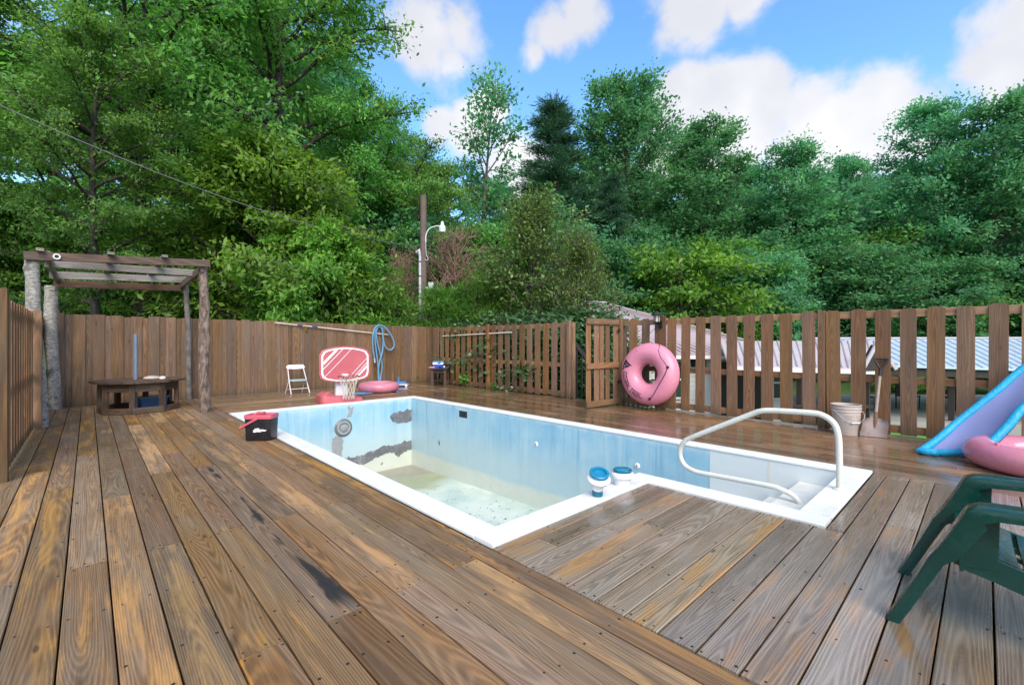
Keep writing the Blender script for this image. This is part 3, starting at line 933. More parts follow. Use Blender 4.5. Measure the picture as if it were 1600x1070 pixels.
# fence at the left, seen almost end on
lf = thing('picket_fence', 'short brown picket fence at the left edge beside the birch post', 'fence')
for k in range(11):
    y = 7.08 + 0.27 * k
    dogear('picket', 'fence_red', lf, (-0.61, y), 0.03, 1.8 + random.uniform(-0.01, 0.01), 0.178, 0.02, R(90))
board('post', 'fence_dark', lf, (-0.62, 6.5, 0.0), (-0.62, 6.5, 1.86), 0.1, 0.12, up=(1, 0, 0))
board('post', 'fence_red', lf, (-0.585, 10.06, 0.0), (-0.585, 10.06, 1.83), 0.1, 0.14, up=(1, 0, 0))
for k in range(10):
    board('fence_board', 'fence_dark', lf, (-0.66, 10.35 + 0.285 * k, 0.0), (-0.66, 10.35 + 0.285 * k, 1.86), 0.2, 0.02, up=(1, 0, 0))
for z in (0.14, 0.85, 1.7):
    board('rail', 'fence_red', lf, (-0.645, 6.5, z), (-0.645, 13.0, z), 0.035, 0.09)

# ------------------------------------------------------------------ pergola of logs
pg = thing('pergola', 'rustic pergola of birch and log posts with weathered beams', 'pergola')


def log(name, mat, a, b, r0, r1, seed, knots=5):
    rr = random.Random(seed)
    n, seg = 34, 16
    a, b = Vector(a), Vector(b)
    ph = rr.uniform(0, 6)
    kn = [(rr.uniform(0.05, 0.95), rr.uniform(0, 6.28), rr.uniform(0.15, 0.4)) for _ in range(knots)]
    vs, fs = [], []
    for i in range(n):
        t = i / (n - 1)
        c = a.lerp(b, t) + Vector((math.sin(t * 5 + ph), math.cos(t * 4 + ph * 2), 0)) * 0.022 * math.sin(math.pi * t)
        for k in range(seg):
            an = 2 * math.pi * k / seg
            r = (r0 + (r1 - r0) * t) * (1 + 0.05 * math.sin(an * 2 + t * 9 + ph) + rr.uniform(-0.045, 0.045))
            for (kt, ka, kh) in kn:
                r *= 1 + kh * math.exp(-((t - kt) / 0.022) ** 2 - (math.remainder(an - ka, 6.283) / 0.5) ** 2)
            vs.append(c + Vector((math.cos(an), math.sin(an), 0)) * r)
    for i in range(n - 1):
        for k in range(seg):
            l = (k + 1) % seg
            fs.append((i * seg + k, i * seg + l, (i + 1) * seg + l, (i + 1) * seg + k))
    fs += [tuple(range(seg))[::-1], tuple((n - 1) * seg + k for k in range(seg))]
    return MB().add(vs, fs).build(name, mat, pg, True)


log('post', 'birch', (-0.53, 10.3, 0), (-0.64, 10.3, 2.65), 0.075, 0.085, 3)
log('post', 'birch', (-0.49, 12.75, 0), (-0.53, 12.7, 2.46), 0.105, 0.098, 4)
log('post', 'log_red', (1.66, 10.42, 0), (1.6, 10.36, 2.9), 0.095, 0.078, 5, 9)
log('post', 'beam_grey', (1.73, 12.85, 0), (1.66, 12.8, 2.7), 0.062, 0.05, 6, 8)
zt = 2.75
board('beam', 'beam_brown', pg, (-0.72, 10.2, zt - 0.07), (1.7, 10.22, zt + 0.1), 0.045, 0.13)
board('beam', 'beam_grey', pg, (-0.55, 11.2, zt - 0.04), (1.66, 11.2, zt + 0.02), 0.045, 0.13)
board('beam', 'beam_grey', pg, (-0.55, 12.6, zt - 0.09), (1.72, 12.62, zt + 0.03), 0.045, 0.14)
board('beam', 'beam_brown', pg, (-0.5, 12.95, zt - 0.22), (1.66, 12.95, zt - 0.14), 0.045, 0.14)
board('side_beam', 'beam_grey', pg, (-0.46, 10.25, zt - 0.02), (-0.46, 12.9, zt - 0.12), 0.045, 0.14)
board('side_beam', 'beam_brown', pg, (1.58, 10.25, zt + 0.0), (1.58, 12.9, zt - 0.08), 0.045, 0.14)
for x in (-0.54, 0.28, 1.0):
    board('rafter', 'beam_grey', pg, (x, 10.08, zt + 0.03 + 0.066 * (x + 0.6)), (x, 13.05, zt + 0.02 + 0.045 * (x + 0.6)), 0.09, 0.045)
mt = Matrix.Translation((-0.36, 10.17, zt - 0.045)) @ Euler((R(90), 0, 0)).to_matrix().to_4x4()
MB().lathe([(0.045, -0.01), (0.045, 0.02), (0.029, 0.02), (0.026, 0.0)], 20, mt, False, False).build('ring_hook', 'trim_white', pg, True)

# ------------------------------------------------------------------ octagonal table with a pipe through it
tb = thing('spool_table', 'low dark octagonal wooden table with a pale pipe standing through it', 'table', (0.74, 11.5, 0), (0, 0, R(9)))


def octo(r, off=22.5, n=8):
    return [(r * math.cos(R(off + 360 / n * i)), r * math.sin(R(off + 360 / n * i))) for i in range(n)]


for i in range(9):      # top of planks cut to an octagon
    x0, x1 = -0.7 + i * 0.15556, -0.7 + (i + 1) * 0.15556 - 0.006
    R0, c = 0.7, 0.7 * math.tan(R(22.5))
    ye = lambda x: R0 if abs(x) <= c else R0 - (abs(x) - c)
    xs = sorted({x0, x1} | {v for v in (-c, c) if x0 < v < x1})
    poly = [(x, -ye(x)) for x in xs] + [(x, ye(x)) for x in reversed(xs)]
    mid = (x0 + x1) / 2
    o = MB().prism([(y, -(x - mid)) for x, y in poly], 0.575, 0.612).build('table_plank', 'table_wood', tb)
    o.location = (mid, 0, 0)
    o.rotation_euler = (0, 0, R(90))
pr = octo(0.6)
pb_ = octo(0.62)
for i in range(8):
    a, b = pr[i], pr[(i + 1) % 8]
    board('apron', 'table_wood', tb, (*a, 0.49), (*b, 0.49), 0.04, 0.16)
    a, b = pb_[i], pb_[(i + 1) % 8]
    board('base_rail', 'table_wood', tb, (*a, 0.06), (*b, 0.06), 0.04, 0.11)
    board('leg', 'table_wood', tb, (a[0] * 0.95, a[1] * 0.95, 0.02), (a[0] * 0.95, a[1] * 0.95, 0.57), 0.09, 0.07, up=(a[0], a[1], 0))
MB().tube([(-0.05, 0.05, 0.0), (-0.05, 0.05, 1.5)], 0.037, 16).build('pipe', 'pipe_grey', tb, True)
o = thing('shell', 'white scallop-like dish lying on the octagonal table', 'dish', (0.93, 11.42, 0.612))
m = MB()
m.lathe([(0.10, 0.0), (0.12, 0.015), (0.105, 0.045), (0.05, 0.065), (0.0, 0.07)], 18, Matrix.Diagonal((1.2, 0.8, 1, 1)), True, False)
m.build('dish', 'plastic_offwhite', o, True)
MB().lathe([(0.05, 0.0), (0.055, 0.03), (0.03, 0.05), (0.0, 0.055)], 14, Matrix.Translation((0.16, -0.07, 0)), True, False).build('knob', 'trim_white', o, True)
bx = thing('storage_tub', 'blue plastic tub stored inside the octagonal table base', 'tub', (0.95, 11.75, 0.0), (0, 0, R(12)))
m = MB()
m.add([(-0.2, -0.13, 0.0), (0.2, -0.13, 0.0), (0.2, 0.13, 0.0), (-0.2, 0.13, 0.0), (-0.23, -0.16, 0.22), (0.23, -0.16, 0.22), (0.23, 0.16, 0.22), (-0.23, 0.16, 0.22)],
      [(3, 2, 1, 0), (0, 1, 5, 4), (1, 2, 6, 5), (2, 3, 7, 6), (3, 0, 4, 7)])
m.build('body', 'vac_blue', bx)
MB().box((0, 0, 0.235), (0.5, 0.36, 0.03), None, 0.008).build('lid', 'pipe_grey', bx)
# ------------------------------------------------------------------ pool handrail
hr = thing('handrail', 'white curved handrail at the pool steps, streaked with grime', 'handrail')
RX = 4.91
pts = [(RX, 0.9, -0.015), (RX, 0.902, 0.3), (RX, 0.91, 0.5), (RX, 0.945, 0.61), (RX, 1.03, 0.672), (RX, 1.14, 0.683), (RX, 1.46, 0.668), (RX, 1.56, 0.648), (RX, 1.66, 0.6),
       (RX, 2.25, 0.285), (RX, 2.34, 0.22), (RX, 2.392, 0.13), (RX, 2.385, 0.02), (RX, 2.33, -0.055), (RX, 2.23, -0.09), (RX, 2.1, -0.095), (RX, 1.5, -0.08), (RX, 1.38, -0.09), (RX, 1.27, -0.125), (RX, 1.2, -0.2), (RX, 1.185, -0.25)]
MB().tube(bez(pts, 5), 0.0265, 16).build('tube', 'rail_white', hr, True)
MB().lathe([(0.05, 0.0), (0.05, 0.012), (0.034, 0.022)], 20, Matrix.Translation((RX, 0.9, 0.016))).build('flange', 'rail_white', hr, True)

# ------------------------------------------------------------------ chlorine floaters
f1 = thing('chlorine_floater', 'tilted white chlorine floater with open blue ring and teal foot', 'floater', (3.2, 2.305, 0.016))
MB().lathe([(0.033, 0.0), (0.037, 0.004), (0.036, 0.055)], 24, Matrix.Diagonal((1, 1, 1, 1))).build('canister', 'teal', f1, True)
tl = Matrix.Translation((0, 0, 0.05)) @ Euler((R(17), R(-14), 0)).to_matrix().to_4x4()
MB().lathe([(0.038, 0.0), (0.043, 0.045), (0.06, 0.062), (0.078, 0.075), (0.081, 0.088), (0.074, 0.1), (0.062, 0.104), (0.055, 0.115)], 28, tl).build('body', 'plastic_white', f1, True)
MB().lathe([(0.058, 0.113), (0.066, 0.12), (0.067, 0.134), (0.06, 0.14), (0.048, 0.138), (0.044, 0.12), (0.02, 0.117)], 28, tl).build('ring', 'teal_bright', f1, True)
f2 = thing('chlorine_floater', 'squat white chlorine floater with a blue barred lid beside the coping corner', 'floater', (3.62, 2.325, 0.016))
MB().lathe([(0.056, 0.0), (0.06, 0.005), (0.062, 0.04), (0.072, 0.055), (0.084, 0.062), (0.088, 0.075), (0.083, 0.088), (0.07, 0.094), (0.067, 0.1)], 28).build('body', 'plastic_white', f2, True)
MB().lathe([(0.068, 0.098), (0.07, 0.112), (0.064, 0.118), (0.056, 0.114), (0.054, 0.1), (0.03, 0.098)], 28).build('lid', 'teal', f2, True)
MB().box((0, 0, 0.11), (0.115, 0.02, 0.012), (0, 0, R(-30)), 0.004).build('bar', 'teal_bright', f2)

for t_ in (f1, f2):
    t_.scale = (1.25, 1.25, 1.25)

# ------------------------------------------------------------------ black bait bucket
bk = thing('bucket', 'black rectangular bucket with pink-red lid and handle at the pool edge', 'bucket', (1.745, 6.88, 0), (0, 0, R(-42)))


def rrect(wx, wy, r, n=4):
    out = []
    for (cx, cy, a0) in ((wx / 2 - r, wy / 2 - r, 0), (-wx / 2 + r, wy / 2 - r, 90), (-wx / 2 + r, -wy / 2 + r, 180), (wx / 2 - r, -wy / 2 + r, 270)):
        for k in range(n + 1):
            a = R(a0 + 90 * k / n)
            out.append((cx + r * math.cos(a), cy + r * math.sin(a)))
    return out


def loft(rings, cap0=True, cap1=True):
    n = len(rings[0])
    m = MB()
    vs = [p for r_ in rings for p in r_]
    fs = []
    for i in range(len(rings) - 1):
        for k in range(n):
            l = (k + 1) % n
            fs.append((i * n + k, i * n + l, (i + 1) * n + l, (i + 1) * n + k))
    if cap0:
        fs.append(tuple(range(n))[::-1])
    if cap1:
        fs.append(tuple((len(rings) - 1) * n + k for k in range(n)))
    return m.add(vs, fs)


loft([[(x, y, z) for x, y in rrect(wx, wy, 0.03)] for wx, wy, z in ((0.325, 0.205, 0.0), (0.34, 0.215, 0.012), (0.36, 0.23, 0.32))]).build('body', 'black_plastic', bk, True)
ld = loft([[(x, y, z) for x, y in rrect(wx, wy, 0.04)] for wx, wy, z in ((0.372, 0.24, 0.3), (0.378, 0.246, 0.335), (0.372, 0.24, 0.352), (0.33, 0.2, 0.356), (0.325, 0.195, 0.335), (0.3, 0.17, 0.333))]).build('lid', 'lid_pink', bk, True)
MB().box((-0.02, 0.02, 0.365), (0.1, 0.07, 0.03), None, 0.012).build('lid_catch', 'lid_pink', ld)
hb = bez([(0.02, -0.126, 0.315), (-0.09, -0.132, 0.255), (-0.19, -0.132, 0.2), (-0.225, -0.12, 0.18), (-0.232, 0.0, 0.178), (-0.225, 0.12, 0.18), (-0.19, 0.132, 0.2), (-0.09, 0.132, 0.255), (0.02, 0.126, 0.315)], 4)
hm = MB()
for a, b in zip(hb[:-1], hb[1:]):
    hm.bar(a, b + (b - a).normalized() * 0.004, 0.022, 0.03, up=(0.5, 0, 1), ch=0.006)
hm.build('handle', 'lid_pink', bk)
pr_ = MB()
for (x, z, wd, hh) in ((-0.02, 0.165, 0.028, 0.014), (-0.03, 0.146, 0.045, 0.014), (-0.035, 0.128, 0.04, 0.012), (0.012, 0.168, 0.03, 0.02), (0.018, 0.145, 0.05, 0.016), (0.02, 0.13, 0.07, 0.008), (0.055, 0.155, 0.07, 0.01), (0.08, 0.141, 0.06, 0.01), (0.105, 0.149, 0.04, 0.009)):
    pr_.box((x, -0.1125 - 0.00022 * 0 - (z - 0.0) * 0.024, z), (wd, 0.003, hh))
pr_.build('printed_logo', 'print_white', bk)

# ------------------------------------------------------------------ poolside basketball hoop
hp = thing('basketball_hoop', 'low poolside basketball hoop with faded red backboard and base', 'basketball hoop', (4.14, 10.05, 0), (0, 0, R(-6)))
# base: hollow plastic foot, high at the back corner
bs = [[(x, y, z) for x, y in rrect(a, b, 0.12, 5)] for a, b, z in ((0.92, 0.62, 0.0), (0.94, 0.64, 0.03), (0.9, 0.6, 0.09), (0.7, 0.42, 0.13), (0.4, 0.26, 0.15))]
bs = [[(x, y, z * (1.9 if x < -0.25 else 1.0)) for x, y, z in r_] for r_ in bs]
b_ = loft(bs).build('base', 'red_plastic', hp, True)
b_.location = (0, 0.02, 0)
MB().box((0.08, -0.303, 0.07), (0.26, 0.004, 0.02)).build('printed_line', 'print_white', b_)
loft([[(x + 0.05, y + 0.05, z) for x, y in rrect(0.27, 0.15, 0.04)] for z in (0.1, 0.6, 0.95)]).build('column', 'plastic_white', hp, True)


def bb_outline(s, dz=0.0):
    top = [(0.56 - 0.0, 0.62), (0.5, 0.72), (0.4, 0.76), (0.2, 0.8), (0.0, 0.812), (-0.2, 0.8), (-0.4, 0.76), (-0.5, 0.72), (-0.56, 0.62)]
    bot = [(-0.56, 0.2), (-0.53, 0.11), (-0.45, 0.06), (-0.2, 0.008), (0.0, 0.0), (0.2, 0.008), (0.45, 0.06), (0.53, 0.11), (0.56, 0.2)]
    pts = top + bot
    return [(x * s, 0.406 + (z - 0.406) * s) for x, z in pts]


BZ, BY = 0.44, -0.09
upm = Matrix.Translation((0.09, BY, BZ)) @ Euler((R(90), 0, 0)).to_matrix().to_4x4()
bd = MB().prism(bb_outline(1.0), 0.0, 0.045, upm).build('backboard', 'red_plastic', hp)
lip = MB()
o1, o2 = bb_outline(1.0), bb_outline(0.955)
n = len(o1)
lip.add([upm @ Vector((x, z, 0.0452)) for x, z in o1] + [upm @ Vector((x, z, 0.053)) for x, z in o2], [(i, (i + 1) % n, n + (i + 1) % n, n + i) for i in range(n)])
lip.build('rim_edge', 'red_plastic', bd)
wl = MB()
o1, o2 = bb_outline(0.93), bb_outline(0.86)
wl.add([upm @ Vector((x, z, 0.049)) for x, z in o1] + [upm @ Vector((x, z, 0.0492)) for x, z in o2], [(i, (i + 1) % n, n + (i + 1) % n, n + i) for i in range(n)])
wl.build('painted_frame', 'print_white', bd)


def inside(p, s=0.87):
    poly = bb_outline(s)
    c = False
    for i in range(len(poly)):
        (x1, y1), (x2, y2) = poly[i], poly[i - 1]
        if (y1 > p[1]) != (y2 > p[1]) and p[0] < (x2 - x1) * (p[1] - y1) / (y2 - y1) + x1:
            c = not c
    return c


for (cx, cz, wd) in ((-0.36, 0.56, 0.05), (-0.29, 0.51, 0.014), (-0.185, 0.42, 0.011), (0.33, 0.38, 0.011), (0.385, 0.33, 0.014), (0.425, 0.29, 0.04)):
    st = MB()
    d = Vector((0.69, 0.724))
    ts = [t / 200 for t in range(-160, 161)]
    good = [t for t in ts if inside((cx + d.x * t, cz + d.y * t))]
    seg = []
    for t in good:
        if not seg or t - seg[-1] < 0.006:
            seg.append(t)
    if len(good) > 3:
        a, b = min(good), max(good)
        if cx > 0:
            a = max(a, -0.28)
        nrm = Vector((-d.y, d.x)) * wd / 2
        q = [Vector((cx, cz)) + d * a - nrm, Vector((cx, cz)) + d * b - nrm, Vector((cx, cz)) + d * b + nrm, Vector((cx, cz)) + d * a + nrm]
        st.add([upm @ Vector((p.x, p.y, 0.0488)) for p in q], [(0, 1, 2, 3)])
        st.build('painted_stripe', 'print_white', bd)
RC = Vector((0.06, BY - 0.36, 0.60))
ring = [RC + Vector((0.225 * math.cos(a), 0.225 * math.sin(a), 0)) for a in np.linspace(0, 2 * math.pi, 36, endpoint=False)]
rm = MB().tube(ring, 0.010, 8, True).build('rim', 'rim_red', hp, True)
MB().box((0.06, BY - 0.09, 0.6), (0.13, 0.1, 0.07), None, 0.01).build('rim_bracket', 'plastic_white', hp)
net = MB()
NS = 12
lv = [(0.22, 0.6), (0.185, 0.5), (0.15, 0.4), (0.125, 0.3), (0.115, 0.2), (0.12, 0.11)]
for i in range(NS):
    for s in (1, -1):
        path = []
        for j, (r, z) in enumerate(lv):
            a = 2 * math.pi * (i + 0.5 * s * j) / NS
            path.append((RC.x + r * math.cos(a), RC.y + r * math.sin(a), z))
        net.tube(path, 0.0045, 5)
net.build('net', 'net_string', hp)

# ------------------------------------------------------------------ white folding child chair
wc = thing('folding_chair', 'small white folding chair by the solid fence', 'folding chair', (4.02, 12.45, 0), (0, 0, R(4)))
for s in (-1, 1):
    MB().tube([(s * 0.235, -0.17, 0.0), (s * 0.225, -0.02, 0.28), (s * 0.2, 0.15, 0.66), (s * 0.16, 0.17, 0.73)], 0.014, 10).build('leg', 'metal_white', wc, True)
    MB().tube([(s * 0.215, 0.28, 0.0), (s * 0.21, 0.05, 0.34)], 0.012, 10).build('leg', 'metal_white', wc, True)
MB().tube([(-0.23, -0.1, 0.13), (0.23, -0.1, 0.13)], 0.010, 8).build('stretcher', 'metal_white', wc, True)
MB().tube([(-0.215, 0.22, 0.1), (0.215, 0.22, 0.1)], 0.010, 8).build('stretcher', 'metal_white', wc, True)
loft([[(x, y + 0.04, z) for x, y in rrect(0.4, 0.34, 0.06)] for z in (0.335, 0.345, 0.36)]).build('seat', 'seat_aqua', wc, True)
br = MB()
NB = 12
pf_ = []
for i in range(NB + 1):
    u = -1 + 2 * i / NB
    e = math.sqrt(max(0, 1 - max(0, (abs(u) - 0.82) / 0.18) ** 2))
    pf_.append((u * 0.235, 0.665 - 0.02 * (1 - u * u) - 0.01 + (1 - e) * 0.01, 0.75 * 1 - (1 - e) * 0.05))
vs, fs = [], []
for (x, zl, zh) in pf_:
    vs += [(x, 0.13, zl), (x, 0.155, zh), (x, 0.172, zh), (x, 0.148, zl)]
for i in range(NB):
    for k in range(4):
        l = (k + 1) % 4
        fs.append((i * 4 + k, i * 4 + l, i * 4 + 4 + l, i * 4 + 4 + k))
fs += [(0, 1, 2, 3), tuple(NB * 4 + k for k in (3, 2, 1, 0))]
br.add(vs, fs)
br.build('backrest', 'plastic_white', wc, True)

# ------------------------------------------------------------------ things on and by the solid fence
pl = thing('skimmer_pole', 'long pale telescopic pole hung along the solid fence', 'pole')
MB().tube([(3.62, 13.02, 1.868), (6.93, 13.02, 1.585)], 0.014, 10).build('shaft', 'pole_white', pl, True)
for a in (0.17, 0.29):
    p = Vector((3.62, 13.02, 1.868)).lerp(Vector((6.93, 13.02, 1.585)), a - 0.0)
    q = Vector((3.62, 13.02, 1.868)).lerp(Vector((6.93, 13.02, 1.585)), a + 0.045)
    MB().tube([p, q], 0.0175, 10).build('grip', 'blue_grip', pl, True)
hk = thing('pole_hook', 'small brass hook holding the long pole on the solid fence', 'hook')
MB().tube(bez([(4.42, 13.07, 1.84), (4.42, 13.0, 1.82), (4.42, 12.98, 1.76), (4.42, 13.01, 1.66), (4.42, 13.06, 1.6)], 4), 0.014, 8).build('hook', 'bronze', hk, True)
MB().box((4.42, 13.073, 1.72), (0.05, 0.008, 0.34), None, 0.0).build('plate', 'bronze', hk)
p2 = thing('pole', 'white pole hung across the pickets near the fence corner', 'pole')
MB().tube([(8.36, 12.1, 1.545), (8.36, 8.85, 1.615)], 0.016, 10).build('shaft', 'pole_white', p2, True)
for y in (11.3, 9.6):
    MB().box((8.368, y, 1.545), (0.03, 0.02, 0.09), None, 0.003).build('hook', 'bronze', p2)

hs = thing('pool_hose', 'blue pool hose looped over a hook on the solid fence', 'hose')
HYF = 12.99


def hz(px_, py_, dy=0.0):
    X = (px_ - 800) / FOC
    t = (HYF - dy) / (-SN * X + CS)
    return ((CS * X + SN) * t, HYF - dy, CAM_H + (535 - py_) / FOC * t)


c_ = 180 / 1482.0
H = lambda a, b, dy=0.0: hz(560 + a * c_, 490 + b * c_, dy)
path = [H(212, 590, .04), H(195, 500, .05), H(185, 380, .06), H(190, 260, .06), H(215, 180, .05), H(265, 150, .05), H(330, 165, .06), H(400, 245, .08), H(450, 340, .08), H(458, 420, .07), H(410, 468, .06), H(350, 430, .05), H(318, 330, .04), H(312, 230, .03),
        H(285, 175, .02), H(240, 180, .02), H(212, 250, .02), H(222, 420, .02), H(245, 600, .02), H(262, 760, .02), H(278, 870, .03), H(290, 800, .0), H(305, 680, .0), H(290, 560, .0), H(255, 420, .0), H(232, 300, .0), H(235, 210, .01), H(275, 165, .0), H(310, 210, .01), H(318, 320, .0), H(310, 480, .03), H(280, 590, .05), H(258, 700, .05), H(255, 800, .05), H(262, 880, .05)]
MB().tube(bez(path, 5), 0.0225, 10).build('tube', 'hose_blue', hs, True)
MB().tube([H(206, 575, .04), H(213, 630, .04)], 0.028, 12).build('cuff', 'plastic_offwhite', hs, True)
MB().tube([H(270, 155, -.08), H(270, 190, .03)], 0.014, 8).build('hook', 'iron_black', hs, True)

rg = thing('swim_ring', 'translucent-looking pink swim ring lying flat behind the basketball hoop', 'swim ring', (5.75, 11.35, 0.0), (0, 0, 0))


def torus(R0, r0, seg=48, rs=20, flat=1.0, a0=0.0, a1=2 * math.pi, dent=0.0):
    vs, fs = [], []
    full = abs(a1 - a0 - 2 * math.pi) < 1e-6
    m = rs if full else rs + 1
    for i in range(seg):
        t = 2 * math.pi * i / seg
        for k in range(m):
            a = a0 + (a1 - a0) * k / rs
            wob = 1 + dent * math.sin(t * 14) * (0.5 - 0.5 * math.cos(a))
            rr_ = R0 + r0 * math.cos(a) * wob
            vs.append((rr_ * math.cos(t), rr_ * math.sin(t), r0 * flat * math.sin(a)))
    for i in range(seg):
        j = (i + 1) % seg
        for k in range(rs):
            l = (k + 1) % m
            if not full and k == rs:
                continue
            fs.append((i * m + k, j * m + k, j * m + l, i * m + l))
    return vs, fs


v_, f_ = torus(0.4, 0.14, flat=0.95, dent=0.02)
MB().add(v_, f_, Matrix.Translation((0, 0, 0.136))).build('tube', 'pink_vinyl', rg, True)
MB().tube([(0.4, -0.13, 0.15), (0.4, -0.15, 0.16)], 0.015, 8).build('valve', 'pink_vinyl', rg, True)
mt_ = thing('float_mat', 'deflated blue float lying under the pink ring behind the hoop', 'float', (5.3, 11.2, 0.0), (0, 0, R(15)))
loft([[(x, y, z) for x, y in rrect(a, b, 0.12, 5)] for a, b, z in ((0.9, 0.4, 0.004), (0.94, 0.44, 0.02), (0.88, 0.38, 0.034))]).build('bladder', 'hose_blue', mt_, True)
MB().box((0, 0, 0.036), (0.7, 0.02, 0.006)).build('seam', 'float_pale', mt_)

vc = thing('pool_vacuum', 'blue pool vacuum head on wheels near the fence corner', 'pool vacuum', (6.95, 12.3, 0.0), (0, 0, R(-40)))
loft([[(x, y, z) for x, y in rrect(a, b, 0.08, 5)] for a, b, z in ((0.42, 0.26, 0.025), (0.46, 0.3, 0.05), (0.42, 0.26, 0.1), (0.26, 0.16, 0.15), (0.12, 0.1, 0.17))]).build('body', 'vac_blue', vc, True)
loft([[(x, y, z) for x, y in rrect(a, b, 0.08, 5)] for a, b, z in ((0.468, 0.308, 0.052), (0.47, 0.31, 0.062), (0.46, 0.3, 0.072))], False, False).build('trim', 'plastic_white', vc, True)
MB().tube([(-0.06, 0, 0.14), (-0.06, 0, 0.21), (-0.065, 0.0, 0.29)], [0.05, 0.04, 0.035], 14).build('neck', 'vac_blue', vc, True)
for sx in (-0.19, 0.19):
    for sy in (-0.13, 0.13):
        MB().lathe([(0.04, -0.015), (0.042, 0.0), (0.04, 0.015)], 16, Matrix.Translation((sx, sy, 0.041)) @ Euler((R(90), 0, 0)).to_matrix().to_4x4()).build('wheel', 'plastic_white', vc, True)

st_ = thing('side_table', 'small dark wooden side table in the fence corner', 'side table', (8.02, 11.75, 0.0), (0, 0, R(-45)))
for sx in (-0.2, 0.2):
    for sy in (-0.2, 0.2):
        board('leg', 'table_wood', st_, (sx, sy, 0), (sx, sy, 0.5), 0.09, 0.09, up=(0, 1, 0))
for k in range(4):
    board('top_slat', 'dark_wood', st_, (-0.28, -0.21 + 0.14 * k, 0.515), (0.28, -0.21 + 0.14 * k, 0.515), 0.132, 0.03)
for s in (-0.2, 0.2):
    board('rail', 'dark_wood', st_, (-0.15, s, 0.44), (0.15, s, 0.44), 0.03, 0.09)
    board('rail', 'dark_wood', st_, (s, -0.15, 0.22), (s, 0.15, 0.22), 0.03, 0.08)
board('shelf', 'dark_wood', st_, (-0.17, 0, 0.16), (0.17, 0, 0.16), 0.33, 0.02)
tz = 0.531
tbx = thing('box', 'blue and white box on the small side table', 'box', (7.98, 11.78, tz), (0, 0, R(-45)))
MB().box((0, 0, 0.06), (0.3, 0.16, 0.12), None, 0.004).build('carton', 'box_blue', tbx)
MB().box((0.0, 0, 0.151), (0.33, 0.18, 0.06), None, 0.004).build('white_band', 'print_white', tbx)
MB().box((0.0, 0, 0.201), (0.33, 0.18, 0.04), None, 0.004).build('blue_lid', 'box_sky', tbx)
bt = thing('bottle', 'pink bottle lying beside the blue box on the side table', 'bottle', (7.78, 11.87, tz + 0.028), (0, 0, R(-40)))
MB().lathe([(0.02, -0.11), (0.028, -0.1), (0.028, 0.04), (0.012, 0.07), (0.012, 0.095)], 14, Euler((0, R(-90), 0)).to_matrix().to_4x4()).build('body', 'pink_vinyl', bt, True)
MB().lathe([(0.014, 0.09), (0.014, 0.115)], 12, Euler((0, R(-90), 0)).to_matrix().to_4x4()).build('cap', 'rim_red', bt, True)
sn = thing('goggles', 'dark swim goggles with a white tag on the side table', 'goggles', (8.08, 11.62, tz), (0, 0, R(-45)))
vs_, fs_ = torus(0.11, 0.032, 24, 10, 0.9)
MB().add(vs_, fs_, Matrix.Translation((0, 0, 0.06)) @ Euler((R(40), 0, 0)).to_matrix().to_4x4() @ Matrix.Diagonal((1.3, 0.75, 1, 1))).build('strap', 'black_vinyl', sn, True)
MB().box((0.02, -0.1, 0.06), (0.04, 0.01, 0.06), (0, R(20), 0), 0.003).build('tag', 'print_white', sn)

# ------------------------------------------------------------------ pink towable tube hung on the fence
TR, Tr = 0.405, 0.215
tcen = Vector((8.13, 4.6, 0.715))
tt = thing('towable_tube', 'pink towable tube with black lettering hung on the picket fence', 'towable tube', tcen)
# local frame of the ring: e1 to the right as seen, e2 up, nn towards the pool; leans a little
e1 = Vector((0.0, -1, 0)).normalized()
nn = Vector((-1, 0, 0.07)).normalized()
e2 = e1.cross(nn) * -1
if e2.z < 0:
    e2 = -e2
TM = Matrix((e1, e2, nn)).transposed().to_4x4()
v_, f_ = torus(TR, Tr, 64, 14, 0.92, R(-4), R(190))
MB().add(v_, f_, TM).build('pink_cover', 'pink_tube', tt, True)
v_, f_ = torus(TR, Tr * 0.995, 64, 14, 0.92, R(190), R(356))
MB().add(v_, f_, TM).build('black_back', 'black_vinyl', tt, True)


def tsurf(th, ph, lift=0.002):
    r_ = Tr + lift
    q = TR + r_ * math.cos(ph)
    return TM @ Vector((q * math.cos(th), q * math.sin(th), 0.92 * r_ * math.sin(ph)))


GL = {  # stroke letters on a 4 x 6 grid, squared like stencil lettering
    'O': [[(0, 0), (4, 0), (4, 6), (0, 6), (0, 0)]],
    'Z': [[(0, 6), (4, 6), (4, 4.6), (0, 1.4), (0, 0), (4, 0)]],
    'A': [[(0, 0), (0, 3), (4, 3)], [(0, 6), (4, 6), (4, 0), (0, 0)]],
    'R': [[(0, 0), (0, 6), (4, 6), (4, 3), (0, 3)], [(1.6, 3), (4, 0)]],
    'K': [[(0, 0), (0, 6)], [(0, 3), (1.4, 3), (4, 6)], [(1.4, 3), (4, 0)]],
    'T': [[(0, 6), (4, 6)], [(2, 6), (2, 0)]],
    'I': [[(0.4, 0), (0.4, 6)]],
    'L': [[(0, 6), (0, 0), (3.6, 0)]],
}


